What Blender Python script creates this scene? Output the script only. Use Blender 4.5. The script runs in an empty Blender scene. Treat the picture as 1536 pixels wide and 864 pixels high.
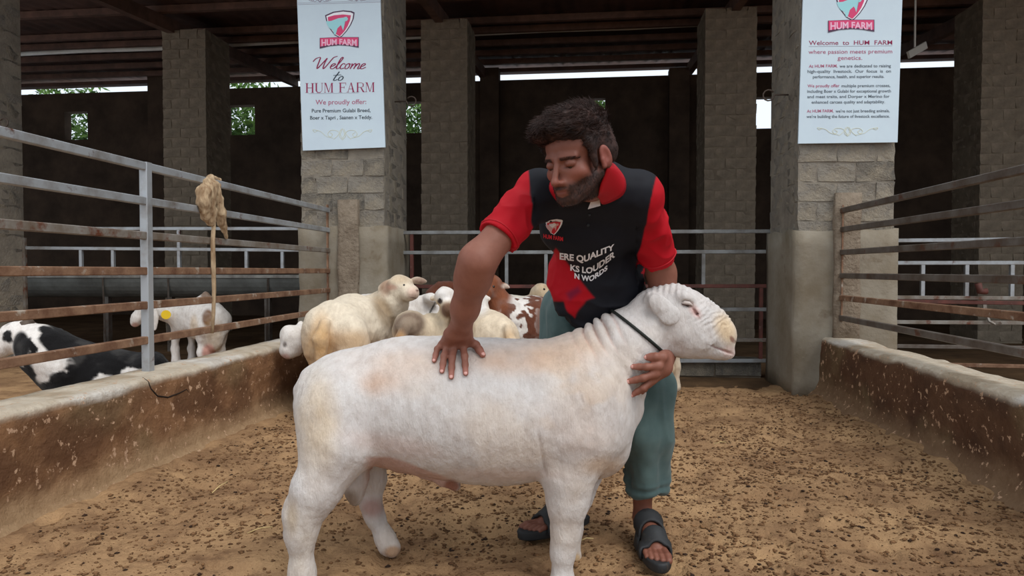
import bpy, bmesh, math, random
import numpy as np
from mathutils import Vector, Matrix, Euler, noise as mnoise
from mathutils.bvhtree import BVHTree
random.seed(7)
SC = bpy.context.scene
COL = SC.collection

# ------------------------------------------------------------------ camera
FPX, CAMH, PITCH, YAW = 1040.0, 1.0, math.atan(26/1040.0), 0.1093
cd = bpy.data.cameras.new('camera'); cam = bpy.data.objects.new('camera', cd); COL.objects.link(cam)
cd.sensor_width = 36.0; cd.lens = FPX/1536*36.0; cd.clip_end = 300
cam.location = (0, 0, CAMH); cam.rotation_euler = (math.pi/2-PITCH, 0, 0)
SC.camera = cam
# ------------------------------------------------------------------ sky, sun, exposure
W = bpy.data.worlds.new('sky'); SC.world = W; W.use_nodes = True
nt = W.node_tree; nt.nodes.clear()
wo = nt.nodes.new('ShaderNodeOutputWorld'); bg = nt.nodes.new('ShaderNodeBackground')
tc = nt.nodes.new('ShaderNodeTexCoord'); sx = nt.nodes.new('ShaderNodeSeparateXYZ'); cr = nt.nodes.new('ShaderNodeValToRGB')
nt.links.new(tc.outputs['Generated'], sx.inputs[0]); nt.links.new(sx.outputs['Z'], cr.inputs[0])
cr.color_ramp.elements[0].position = 0.0; cr.color_ramp.elements[0].color = (0.80, 0.90, 1.0, 1)
cr.color_ramp.elements[1].position = 0.9; cr.color_ramp.elements[1].color = (0.92, 0.96, 1.0, 1)
nt.links.new(cr.outputs[0], bg.inputs[0]); nt.links.new(bg.outputs[0], wo.inputs[0])
bg.inputs[1].default_value = 0.95
sd = bpy.data.lights.new('sun', 'SUN'); sun = bpy.data.objects.new('sun', sd); COL.objects.link(sun)
sd.energy = 1.5; sd.angle = math.radians(35); sd.color = (1.0, 0.975, 0.94)
sun.rotation_euler = Vector((-0.45, 0.55, -1.0)).to_track_quat('-Z', 'Y').to_euler()
SC.view_settings.view_transform = 'Standard'; SC.view_settings.look = 'None'
SC.view_settings.gamma = 1.0; SC.view_settings.use_curve_mapping = False
SC.view_settings.exposure = 0.28
try:
    SC.cycles.max_bounces = 5; SC.cycles.diffuse_bounces = 3; SC.cycles.glossy_bounces = 2; SC.cycles.transmission_bounces = 2
except Exception: pass

# ------------------------------------------------------------------ helpers: places
def P(px, py, d):
    """point seen at pixel px,py whose distance along +Y is d"""
    x = (px-768)/FPX; z = -(py-432)/FPX
    dy = math.cos(PITCH)+z*math.sin(PITCH); dz = -math.sin(PITCH)+z*math.cos(PITCH)
    t = d/dy
    return Vector((x*t, d, CAMH+dz*t))
CA, SA = math.cos(YAW), math.sin(YAW)
def B(u, v, z=0.0):           # barn axes (u across, v into the barn) to world
    return Vector((u*CA+v*SA, -u*SA+v*CA, z))
def toB(p):
    return Vector((p[0]*CA-p[1]*SA, p[0]*SA+p[1]*CA, p[2]))
def PV(px, py, v):            # barn u,v,z of the pixel ray where it meets the plane v
    q = toB(P(px, py, 1.0)); t = v/q[1]
    return Vector((q[0]*t, v, CAMH+(q[2]-CAMH)*t))
def PG(px, py):               # ground point
    q = P(px, py, 1.0); t = CAMH/(CAMH-q[2])
    return Vector((q[0]*t, q[1]*t, 0))

# ------------------------------------------------------------------ helpers: objects
def tag(o, label=None, cat=None, group=None, kind=None):
    if label: o['label'] = label
    if cat: o['category'] = cat
    if group: o['group'] = group
    if kind: o['kind'] = kind
    return o
def empty(name, loc=(0, 0, 0), rz=0.0, **k):
    o = bpy.data.objects.new(name, None); COL.objects.link(o); o.location = loc; o.rotation_euler = (0, 0, rz)
    o.empty_display_size = 0.1
    return tag(o, **k)
def mesh(name, verts, faces, m=None, parent=None, smooth=False, col=None, mats=None, midx=None, uv=None, **k):
    me = bpy.data.meshes.new(name)
    if isinstance(verts, np.ndarray) and isinstance(faces, np.ndarray):
        n, w = faces.shape
        me.vertices.add(len(verts)); me.vertices.foreach_set('co', np.ascontiguousarray(verts, dtype=np.float32).ravel())
        me.loops.add(n*w); me.loops.foreach_set('vertex_index', np.ascontiguousarray(faces, dtype=np.int32).ravel())
        me.polygons.add(n); me.polygons.foreach_set('loop_start', np.arange(0, n*w, w, dtype=np.int32))
        try: me.polygons.foreach_set('loop_total', np.full(n, w, dtype=np.int32))
        except Exception: pass
        me.update(calc_edges=True)
    else:
        me.from_pydata([tuple(v) for v in verts], [], [tuple(f) for f in faces])
    for q in (mats or ([m] if m else [])): me.materials.append(q)
    if midx is not None: me.polygons.foreach_set('material_index', np.asarray(midx, dtype=np.int32))
    if smooth: me.polygons.foreach_set('use_smooth', np.ones(len(me.polygons), dtype=bool))
    if col is not None:
        a = me.color_attributes.new('Col', 'FLOAT_COLOR', 'POINT')
        c = np.ones((len(me.vertices), 4), dtype=np.float32); c[:, :3] = col
        a.data.foreach_set('color', c.ravel())
    me.validate(); me.update()
    o = bpy.data.objects.new(name, me); COL.objects.link(o)
    if parent: o.parent = parent
    return tag(o, **k)

class MB:
    """collects shapes for ONE mesh object"""
    def __init__(s): s.v = []; s.f = []
    def add(s, vs, fs):
        n = len(s.v); s.v += [tuple(v) for v in vs]; s.f += [tuple(i+n for i in f) for f in fs]; return s
    def box(s, lo, hi, jit=0.0, R=None, c=None):
        vs = [Vector((x, y, z)) for z in (lo[2], hi[2]) for y in (lo[1], hi[1]) for x in (lo[0], hi[0])]
        if jit: vs = [v+Vector((random.uniform(-jit, jit) for _ in range(3))) for v in vs]
        if R is not None: vs = [R@v+Vector(c or (0, 0, 0)) for v in vs]
        return s.add(vs, [(0, 2, 3, 1), (4, 5, 7, 6), (0, 1, 5, 4), (1, 3, 7, 5), (3, 2, 6, 7), (2, 0, 4, 6)])
    def bar(s, a, b, w, h, up=(0, 0, 1), bev=0.0):
        a, b = Vector(a), Vector(b); t = (b-a).normalized(); upv = Vector(up)
        if abs(t.dot(upv)) > 0.98: upv = Vector((0, 1, 0))
        x = t.cross(upv).normalized(); y = x.cross(t)
        if bev:
            pr = [(-w/2+bev, -h/2), (w/2-bev, -h/2), (w/2, -h/2+bev), (w/2, h/2-bev), (w/2-bev, h/2), (-w/2+bev, h/2), (-w/2, h/2-bev), (-w/2, -h/2+bev)]
        else: pr = [(-w/2, -h/2), (w/2, -h/2), (w/2, h/2), (-w/2, h/2)]
        n = len(pr)
        vs = [a+x*p+y*q for p, q in pr]+[b+x*p+y*q for p, q in pr]
        return s.add(vs, [(i, i+n, (i+1) % n+n, (i+1) % n) for i in range(n)]+[tuple(range(n)), tuple(range(2*n-1, n-1, -1))])
    def tube(s, pts, rad, n=8, caps=True, flat=1.0):
        pts = [Vector(p) for p in pts]; m = len(pts)
        rs = rad if hasattr(rad, '__len__') else [rad]*m
        t0 = (pts[1]-pts[0]).normalized(); x = t0.orthogonal().normalized(); vs = []
        for i, p in enumerate(pts):
            t = (pts[min(i+1, m-1)]-pts[max(i-1, 0)]).normalized()
            x = (x-t*x.dot(t)).normalized(); y = t.cross(x)
            for j in range(n):
                a = 2*math.pi*j/n; vs.append(p+x*math.cos(a)*rs[i]+y*math.sin(a)*rs[i]*flat)
        fs = [(i*n+j, i*n+(j+1) % n, (i+1)*n+(j+1) % n, (i+1)*n+j) for i in range(m-1) for j in range(n)]
        if caps: fs += [tuple(range(n-1, -1, -1)), tuple((m-1)*n+j for j in range(n))]
        return s.add(vs, fs)
    def prism(s, poly, z0, z1):       # poly in xy, extruded in z
        n = len(poly)
        vs = [(x, y, z0) for x, y in poly]+[(x, y, z1) for x, y in poly]
        return s.add(vs, [(i, (i+1) % n, (i+1) % n+n, i+n) for i in range(n)]+[tuple(range(n-1, -1, -1)), tuple(range(n, 2*n))])
    def build(s, name, m=None, parent=None, smooth=False, **k):
        return mesh(name, s.v, s.f, m, parent, smooth, **k)
def bevel(o, w, seg=2):
    md = o.modifiers.new('bevel', 'BEVEL'); md.width = w; md.segments = seg; md.limit_method = 'ANGLE'; md.angle_limit = 0.6
    return o
def copy_tree(o, parent=None):
    c = o.copy(); COL.objects.link(c)
    if parent: c.parent = parent
    for ch in list(o.children): copy_tree(ch, c)
    return c

# ------------------------------------------------------------------ helpers: numpy noise
def _hash(i, j, k):
    n = (i*374761393+j*668265263+k*2147483647+1013904223) & 0xffffffff
    n = ((n ^ (n >> 13))*1274126177) & 0xffffffff
    n = (n ^ (n >> 16)) & 0xffffff
    return n/float(0xffffff)
def vnoise(p, scale=1.0, seed=0):
    q = np.asarray(p, dtype=np.float64)*scale+seed*17.31+1000.0
    i = np.floor(q).astype(np.int64); f = q-i; f = f*f*(3-2*f)
    r = 0
    for a in (0, 1):
        wa = f[:, 0] if a else 1-f[:, 0]
        for b in (0, 1):
            wb = f[:, 1] if b else 1-f[:, 1]
            for c in (0, 1):
                wc = f[:, 2] if c else 1-f[:, 2]
                r = r+wa*wb*wc*_hash(i[:, 0]+a, i[:, 1]+b, i[:, 2]+c)
    return r
def fbm(p, scale, oct=3, seed=0):
    r = 0; a = 0.5; t = 0
    for o in range(oct):
        r = r+a*vnoise(p, scale*2**o, seed+o); t += a; a *= 0.5
    return r/t
def sstep(a, b, x):
    t = np.clip((x-a)/(b-a), 0, 1); return t*t*(3-2*t)
def mixc(c, c2, w):
    w = np.asarray(w)[:, None]; return c*(1-w)+np.asarray(c2, dtype=np.float64)[None, :]*w
def lin(r, g, b):
    f = lambda c: (c/12.92 if c <= 0.04045 else ((c+0.055)/1.055)**2.4)
    return (f(r/255), f(g/255), f(b/255))

# ------------------------------------------------------------------ helpers: smooth solid bodies (distance field + surface nets)
class Body:
    def __init__(s): s.pr = []
    def _add(s, lo, hi, fn, k, op):
        s.pr.append((np.array(lo), np.array(hi), fn, k, op))
    def cone(s, a, b, ra, rb, k=0.03, op=1):
        a = np.array(a, dtype=np.float64); b = np.array(b, dtype=np.float64); ba = b-a; L2 = max(ba@ba, 1e-12); r = max(ra, rb)
        def fn(x, y, z):
            px, py, pz = x-a[0], y-a[1], z-a[2]
            h = np.clip((px*ba[0]+py*ba[1]+pz*ba[2])/L2, 0, 1)
            return np.sqrt((px-ba[0]*h)**2+(py-ba[1]*h)**2+(pz-ba[2]*h)**2)-(ra+(rb-ra)*h)
        s._add(np.minimum(a, b)-r, np.maximum(a, b)+r, fn, k, op); return s
    def chain(s, pts, rs, k=0.03, op=1):
        for i in range(len(pts)-1): s.cone(pts[i], pts[i+1], rs[i], rs[i+1], k, op)
        return s
    def ell(s, c, r, R=None, k=0.03, op=1):
        c = np.array(c, dtype=np.float64); r = np.array(r, dtype=np.float64)
        M = np.array(R.to_3x3() if R is not None else Matrix.Identity(3))   # columns = local axes
        ext = np.sqrt(((M*r[None, :])**2).sum(1))
        def fn(x, y, z):
            px, py, pz = x-c[0], y-c[1], z-c[2]
            l = [px*M[0, i]+py*M[1, i]+pz*M[2, i] for i in range(3)]
            k0 = np.sqrt((l[0]/r[0])**2+(l[1]/r[1])**2+(l[2]/r[2])**2)
            k1 = np.sqrt((l[0]/r[0]**2)**2+(l[1]/r[1]**2)**2+(l[2]/r[2]**2)**2)+1e-9
            return k0*(k0-1)/k1
        s._add(c-ext, c+ext, fn, k, op); return s
    def cut(s, p, n, k=0.004):        # keep the side opposite to n
        p = np.array(p, dtype=np.float64); n = np.array(n, dtype=np.float64); n = n/np.linalg.norm(n)
        s.pr.append((None, None, lambda x, y, z: (x-p[0])*n[0]+(y-p[1])*n[1]+(z-p[2])*n[2], k, 2)); return s
    def bounds(s, pad=0.03):
        lo = np.min([q[0] for q in s.pr if q[0] is not None and q[4] == 1], 0)-pad; hi = np.max([q[1] for q in s.pr if q[1] is not None and q[4] == 1], 0)+pad
        return lo, hi
    def field(s, lo, hi, res):
        n = np.ceil((hi-lo)/res).astype(int)+1
        ax = [(lo[i]+res*np.arange(n[i])).astype(np.float32) for i in range(3)]
        D = np.full(n, 1.0, dtype=np.float32)
        for plo, phi, fn, k, op in s.pr:
            if plo is None: i0 = np.zeros(3, int); i1 = n
            else:
                m = k+3*res
                i0 = np.maximum(np.floor((plo-m-lo)/res).astype(int), 0); i1 = np.minimum(np.ceil((phi+m-lo)/res).astype(int)+1, n)
                if (i1 <= i0).any(): continue
            sl = tuple(slice(i0[i], i1[i]) for i in range(3))
            X = ax[0][sl[0]][:, None, None]; Y = ax[1][sl[1]][None, :, None]; Z = ax[2][sl[2]][None, None, :]
            b = fn(X, Y, Z).astype(np.float32); a = D[sl]
            if op == 1:
                h = np.maximum(k-np.abs(a-b), 0)/k; D[sl] = np.minimum(a, b)-h*h*k*0.25
            else:
                if op == -1: b = -b
                h = np.maximum(k-np.abs(a-b), 0)/k; D[sl] = np.maximum(a, b)+h*h*k*0.25
        return D
    def mesh(s, res, lo=None, hi=None, pad=0.03):
        l, h = s.bounds(pad)
        if lo is not None: l = np.maximum(l, lo)
        if hi is not None: h = np.minimum(h, hi)
        return nets(s.field(l, h, res), l, res)
def nets(D, lo, res):
    S = D < 0
    c = [S[i:S.shape[0]-1+i, j:S.shape[1]-1+j, k:S.shape[2]-1+k] for i in (0, 1) for j in (0, 1) for k in (0, 1)]
    cnt = sum(x.astype(np.int8) for x in c); act = (cnt > 0) & (cnt < 8)
    I = np.argwhere(act); idx = np.full(act.shape, -1, dtype=np.int64); idx[act] = np.arange(len(I))
    acc = np.zeros((len(I), 3)); num = np.zeros(len(I))
    cor = [(i, j, k) for i in (0, 1) for j in (0, 1) for k in (0, 1)]
    val = {q: D[I[:, 0]+q[0], I[:, 1]+q[1], I[:, 2]+q[2]].astype(np.float64) for q in cor}
    for q in cor:
        for a in range(3):
            if q[a] == 0:
                r = list(q); r[a] = 1; r = tuple(r)
                va, vb = val[q], val[r]; m = (va < 0) != (vb < 0)
                t = va/(va-vb+1e-30*(va == vb)); p = np.tile(np.array(q, float), (len(I), 1)); p[:, a] = t
                acc[m] += p[m]; num[m] += 1
    V = lo+(I+acc/np.maximum(num, 1)[:, None])*res
    F = []
    for a in range(3):
        b, d = (a+1) % 3, (a+2) % 3
        s0 = [slice(None)]*3; s1 = [slice(None)]*3
        s0[a] = slice(0, -1); s1[a] = slice(1, None)
        A, Bv = S[tuple(s0)], S[tuple(s1)]
        E = np.argwhere(A != Bv)
        ok = (E[:, b] > 0) & (E[:, d] > 0) & (E[:, b] < S.shape[b]-1) & (E[:, d] < S.shape[d]-1)
        E = E[ok]
        if not len(E): continue
        inn = A[E[:, 0], E[:, 1], E[:, 2]]
        def at(db, dd):
            Q = E.copy(); Q[:, b] += db; Q[:, d] += dd; return idx[Q[:, 0], Q[:, 1], Q[:, 2]]
        q = np.stack([at(-1, -1), at(0, -1), at(0, 0), at(-1, 0)], 1)
        q[~inn] = q[~inn][:, ::-1]
        F.append(q)
    F = np.concatenate(F); F = F[(F >= 0).all(1)]
    return V, F
def merge(parts):
    n = 0; V = []; F = []
    for v, f in parts: V.append(v); F.append(f+n); n += len(v)
    return np.concatenate(V), np.concatenate(F)
def vnormals(V, F):
    n = np.cross(V[F[:, 2]]-V[F[:, 0]], V[F[:, 3]]-V[F[:, 1]])
    N = np.zeros_like(V)
    for i in range(4): np.add.at(N, F[:, i], n)
    return N/np.maximum(np.linalg.norm(N, axis=1), 1e-12)[:, None]

# ------------------------------------------------------------------ helpers: materials
def mat(name, c1, c2=None, scale=6.0, detail=6, lo=0.35, hi=0.65, rough=0.85, bump=0.0, bscale=40.0, stretch=(1, 1, 1), metal=0.0,
        c3=None, s3=3.0, lo3=0.55, hi3=0.65, vcol=False, spec=0.3, rel=1.0, bdetail=4, sheen=0.0, bstretch=None):
    m = bpy.data.materials.new(name); m.use_nodes = True; t = m.node_tree; N = t.nodes; L = t.links
    b = N['Principled BSDF']; b.inputs['Roughness'].default_value = rough; b.inputs['Metallic'].default_value = metal
    b.inputs['Specular IOR Level'].default_value = spec
    if sheen: b.inputs['Sheen Weight'].default_value = sheen
    tc = N.new('ShaderNodeTexCoord'); mp = N.new('ShaderNodeMapping'); L.new(tc.outputs['Object'], mp.inputs[0])
    for i in range(3): mp.inputs['Scale'].default_value[i] = stretch[i]
    def noise(sc, det, v=mp):
        n = N.new('ShaderNodeTexNoise'); n.inputs['Scale'].default_value = sc; n.inputs['Detail'].default_value = det
        n.inputs['Roughness'].default_value = 0.65; L.new(v.outputs[0], n.inputs['Vector']); return n
    def ramp(n, a, z):
        r = N.new('ShaderNodeMapRange'); r.inputs[1].default_value = a; r.inputs[2].default_value = z; L.new(n.outputs[0], r.inputs[0]); return r
    def mix(fac, A, Bc, mode='MIX'):
        x = N.new('ShaderNodeMix'); x.data_type = 'RGBA'; x.blend_type = mode
        if hasattr(fac, 'outputs'): L.new(fac.outputs[0], x.inputs[0])
        else: x.inputs[0].default_value = fac
        for s, q in ((6, A), (7, Bc)):
            if isinstance(q, tuple): x.inputs[s].default_value = (*q, 1)
            else: L.new(q, x.inputs[s])
        return x.outputs[2]
    if vcol:
        a = N.new('ShaderNodeVertexColor'); a.layer_name = 'Col'; cur = a.outputs[0]
        if c2: cur = mix(ramp(noise(scale, detail), lo, hi), cur, mix(1.0, cur, c2, 'MULTIPLY'))
    else:
        cur = c1
        if c2: cur = mix(ramp(noise(scale, detail), lo, hi), cur, c2)
    if c3: cur = mix(ramp(noise(s3, 5), lo3, hi3), cur, c3)
    if isinstance(cur, tuple): b.inputs['Base Color'].default_value = (*cur, 1)
    else: L.new(cur, b.inputs['Base Color'])
    if bump:
        v = mp
        if bstretch:
            v = N.new('ShaderNodeMapping'); L.new(tc.outputs['Object'], v.inputs[0])
            for i in range(3): v.inputs['Scale'].default_value[i] = bstretch[i]
        bn = N.new('ShaderNodeBump'); bn.inputs['Strength'].default_value = bump; bn.inputs['Distance'].default_value = 0.01*rel
        L.new(noise(bscale, bdetail, v).outputs[0], bn.inputs['Height']); L.new(bn.outputs[0], b.inputs['Normal'])
    return m
# ================================================================== materials of the place
M = {}
M['sand'] = mat('sand', lin(174, 140, 103), lin(132, 102, 75), scale=2.0, detail=10, lo=0.38, hi=0.62, bump=1.0, bscale=40, rel=1.6, c3=lin(110, 82, 60), s3=6.0, lo3=0.52, hi3=0.72, spec=0.1, rough=0.95)
M['crumb'] = mat('dirt_crumb', lin(138, 104, 73), lin(82, 58, 41), scale=9, rough=0.95, spec=0.1)
M['block'] = mat('concrete_block', lin(142, 135, 124), lin(114, 108, 101), scale=7, detail=9, bump=1.0, bscale=45, rel=1.6, c3=lin(156, 145, 127), s3=2.2, lo3=0.5, hi3=0.66, rough=0.95, spec=0.15)
M['block_b'] = mat('grey_concrete_block', lin(130, 123, 112), lin(98, 93, 87), scale=10, detail=9, bump=1.0, bscale=70, rel=1.8, c3=lin(148, 138, 122), s3=3.0, lo3=0.5, hi3=0.62, rough=0.95, spec=0.15)
M['mortar'] = mat('mortar', lin(150, 141, 127), lin(120, 112, 102), scale=4, bump=0.9, bscale=35, rough=0.95, spec=0.15)
M['plaster'] = mat('cement_plaster', lin(150, 142, 128), lin(124, 112, 94), scale=2.2, detail=8, bump=0.6, bscale=25, c3=lin(98, 78, 58), s3=3.0, lo3=0.60, hi3=0.75, rough=0.92, spec=0.2)
M['rough_cement'] = mat('chipped_cement', lin(144, 130, 113), lin(116, 101, 86), scale=9, detail=8, bump=1.0, bscale=30, rough=0.95, rel=2)
M['inner_block'] = mat('shaded_block', lin(150, 136, 118), lin(118, 106, 92), scale=4, bump=0.8, bscale=40, rough=0.95, spec=0.1)
M['inner_mortar'] = mat('shaded_mortar', lin(140, 126, 108), lin(112, 100, 86), scale=4, bump=0.5, bscale=30, rough=0.95, spec=0.1)
M['back'] = mat('dark_brown_wall', lin(88, 72, 60), lin(64, 53, 45), scale=1.5, bump=0.4, bscale=20, rough=0.95, spec=0.1)  # dark brown mottle shared by rear wall, side walls and piers
M['inner_floor'] = mat('dung_floor', lin(112, 88, 64), lin(78, 60, 44), scale=2, bump=0.8, bscale=30, rough=0.95, spec=0.1)
M['wallface'] = mat('stained_parapet', lin(146, 114, 86), lin(94, 66, 47), scale=2.6, detail=10, bump=0.7, bscale=26, rel=1.5, c3=lin(178, 146, 118), s3=17, lo3=0.60, hi3=0.66, rough=0.85, spec=0.25)
M['walltop'] = mat('worn_cement_top', lin(204, 194, 178), lin(164, 148, 124), scale=4, detail=7, bump=0.4, bscale=20, c3=lin(196, 192, 186), s3=6, lo3=0.6, hi3=0.7, rough=0.7, spec=0.3)
M['galv'] = mat('worn_galvanised_steel', lin(168, 172, 176), lin(128, 122, 116), scale=5, detail=8, lo=0.45, hi=0.7, rough=0.42, metal=0.35, spec=0.5, c3=lin(96, 58, 40), s3=9, lo3=0.62, hi3=0.72)
M['galv2'] = mat('dusty_galvanised_steel', lin(150, 146, 140), lin(112, 98, 84), scale=6, detail=8, rough=0.5, metal=0.25, spec=0.45, c3=lin(104, 58, 38), s3=8, lo3=0.54, hi3=0.66)
M['rusty'] = mat('rusty_steel', lin(150, 118, 94), lin(104, 72, 54), scale=8, detail=8, rough=0.7, metal=0.2, spec=0.3, c3=lin(172, 160, 146), s3=10, lo3=0.58, hi3=0.68, bump=0.3, bscale=60)
M['darksteel'] = mat('weathered_steel', lin(118, 112, 106), lin(84, 70, 60), scale=6, detail=8, rough=0.5, metal=0.3, spec=0.4, c3=lin(96, 60, 44), s3=9, lo3=0.58, hi3=0.7)
M['greysteel'] = mat('grey_painted_steel', lin(150, 152, 152), lin(112, 108, 104), scale=5, detail=7, rough=0.55, metal=0.1, c3=lin(120, 74, 60), s3=6, lo3=0.66, hi3=0.74)
M['maroon'] = mat('maroon_painted_steel', lin(112, 64, 56), lin(80, 52, 46), scale=7, rough=0.6, c3=lin(150, 130, 118), s3=8, lo3=0.62, hi3=0.7)
M['roof'] = mat('roof_sheet', lin(104, 76, 66), lin(76, 58, 52), scale=2, rough=0.8, spec=0.2)
M['purlin'] = mat('red_oxide_purlin', lin(122, 92, 80), lin(92, 72, 64), scale=4, rough=0.7, spec=0.2)
M['pipe'] = mat('pale_pipe', lin(240, 236, 228), lin(220, 214, 204), scale=3, rough=0.5)
M['trough'] = mat('concrete_trough', lin(122, 124, 120), lin(92, 92, 88), scale=3, detail=7, bump=0.4, bscale=25, rough=0.85)
M['trough_edge'] = mat('pale_trough_rim', lin(176, 174, 168), lin(130, 126, 120), scale=6, rough=0.8)
M['wire'] = mat('rusted_wire', lin(86, 74, 66), rough=0.6, metal=0.4)
M['straw'] = mat('dry_straw', lin(205, 180, 128), rough=0.9)
M['rag'] = mat('frayed_sacking', lin(196, 172, 140), lin(140, 112, 84), scale=30, stretch=(1, 1, 0.25), bump=0.8, bscale=90, rough=0.95)
M['leaf'] = mat('leaf_green', lin(96, 132, 58), lin(54, 84, 38), scale=2.0, rough=0.7)
M['trunk'] = mat('bark', lin(90, 74, 58), lin(62, 50, 40), scale=8, rough=0.9)
M['lamp_case'] = mat('pale_lamp_case', lin(190, 186, 178), rough=0.6)
M['foot'] = mat('dusty_wall_foot', lin(168, 142, 112), lin(134, 108, 82), scale=4, detail=8, bump=0.6, bscale=30, rough=0.95, spec=0.1)
M['crack'] = mat('crack_dark', lin(40, 30, 24), rough=1.0)

RZ = -YAW
def barn(name, mb, m, u, v, z=0.0, **k):           # mesh in barn axes, origin at u,v,z
    o = mb.build(name, m, **k); o.location = B(u, v, z); o.rotation_euler = (0, 0, RZ); return o

# ================================================================== ground
def ground_height(X, Y):
    p = np.stack([X, Y, 0*X], 1)
    h = (fbm(p, 1.3, 3, 3)-0.5)*0.05+(fbm(p, 5.0, 3, 5)-0.5)*0.045+(fbm(p, 15, 3, 8)-0.5)*0.028-.02*sstep(.62, .72, fbm(p, 9, 2, 13))
    return h
def drift(u): return 0.05*sstep(0.45, 0.0, np.abs(u+2.16))+0.035*sstep(0.4, 0.0, np.abs(u-1.85))
def make_floor():
    ys = np.concatenate([np.linspace(0.6, 3.6, 200), np.linspace(3.62, 6.3, 90)]); xs = np.linspace(-2.9, 2.9, 330)
    X, Y = np.meshgrid(xs, ys, indexing='ij'); V = np.stack([X.ravel(), Y.ravel(), np.zeros(X.size)], 1)
    V = np.stack([V[:, 0]*CA+V[:, 1]*SA, -V[:, 0]*SA+V[:, 1]*CA, V[:, 2]], 1)
    V[:, 2] = ground_height(V[:, 0], V[:, 1])
    # sand drifted against the foot of the left and right parapet
    u = X.ravel(); V[:, 2] += drift(u)-0.012
    a = np.arange(X.size).reshape(X.shape)
    F = np.stack([a[:-1, :-1], a[1:, :-1], a[1:, 1:], a[:-1, 1:]], -1).reshape(-1, 4)
    return mesh('floor', V, F, M['sand'], smooth=True, kind='structure')
FLOOR = make_floor()
g = MB()
def slab(n, u0, u1, v0, v1, z0, z1, m):
    o = barn(n, MB().box((u0, v0, z0), (u1, v1, z1)), m, 0, 0); o['kind'] = 'structure'; return o
slab('floor', -9, -2.45, 0.5, 7.0, -0.2, -0.01, M['sand'])
slab('floor', 2.12, 9, 0.5, 6.2, -0.2, -0.01, M['sand'])
slab('floor', -14, 14, -14, 0.6, -0.3, -0.03, M['sand'])
slab('floor', -14, 14, 6.2, 16, -0.25, -0.02, M['inner_floor'])

def make_crumbs(n, name, seed, rmin, rmax, m, clump=0.5):
    rng = np.random.default_rng(seed)
    ico = np.array([(0, 0, 1), (.9, 0, .1), (.28, .86, .1), (-.73, .53, .1), (-.73, -.53, .1), (.28, -.86, .1), (0, 0, -.6)])
    tri = np.array([(0, 1, 2), (0, 2, 3), (0, 3, 4), (0, 4, 5), (0, 5, 1), (6, 2, 1), (6, 3, 2), (6, 4, 3), (6, 5, 4), (6, 1, 5)])
    N0 = n*4
    v = 1.0+4.9*rng.random(N0)**1.1; uu = -2.05+3.82*rng.random(N0)
    P3 = np.stack([uu, v, 0*v], 1)
    keep = (fbm(P3, 1.6, 4, 11) > rng.random(N0)*0.5+clump)
    uu, v = uu[keep][:n], v[keep][:n]; k = len(uu)
    X = uu*CA+v*SA; Y = -uu*SA+v*CA; Z = ground_height(X, Y)-0.012+drift(uu)
    r = rmin+(rmax-rmin)*rng.random(k)**3
    sc = r[:, None]*np.stack([1+0.6*rng.random(k), 0.8+0.5*rng.random(k), 0.45+0.4*rng.random(k)], 1)
    th = rng.random(k)*6.283; c, s = np.cos(th), np.sin(th)
    J = ico[None]*(1+0.35*(rng.random((k, 7, 3))-0.5))*sc[:, None, :]
    Vx = J[..., 0]*c[:, None]-J[..., 1]*s[:, None]+X[:, None]; Vy = J[..., 0]*s[:, None]+J[..., 1]*c[:, None]+Y[:, None]
    V = np.stack([Vx, Vy, J[..., 2]+Z[:, None]+r[:, None]*0.12], -1).reshape(-1, 3)
    F = (tri[None]+7*np.arange(k)[:, None, None]).reshape(-1, 3)
    return mesh(name, V, F, m, smooth=False)
tag(make_crumbs(42000, 'dirt_crumbs', 3, 0.002, 0.0115, M['crumb'], .16), 'small brown crumbs of dirt scattered over the sandy pen floor', 'dirt', kind='stuff')
M['pellet'] = mat('dry_dung', lin(66, 46, 34), lin(42, 31, 25), scale=14, rough=0.85, spec=0.2)
tag(make_crumbs(4200, 'dung_pellets', 9, 0.0028, 0.0105, M['pellet'], .22), 'dark dry dung pellets strewn over the sandy pen floor', 'dung', kind='stuff')
for k, (px, py, q, ln) in enumerate([(330, 735, 1.4, 0.12), (540, 745, .3, .1), (880, 815, 0.1, 0.05), (390, 800, 0.4, .09), (1080, 668, .1, .07), (1010, 645, .2, .05)]):
    p = PG(px, py); mb = MB(); dv = Vector((math.cos(q), math.sin(q), 0.1))*ln/2
    mb.tube([p-dv+Vector((0, 0, .012)), p+Vector((0, 0, .02)), p+dv+Vector((0, 0, .014))], 0.0025, 5)
    lab = ['long pale straw stalk on the sand near the parapet foot', 'straw stalk on sand under the ram belly', 'short straw beside the front hooves of the ram', 'thin straw stalk on the sand behind the hind hoof', 'small straw lying on the sand toward the far pillar', 'tiny straw scrap on the sand behind the sandalled foot'][k]
    tag(mb.build('straw_stalk', M['straw'], smooth=True), lab, 'straw')

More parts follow.
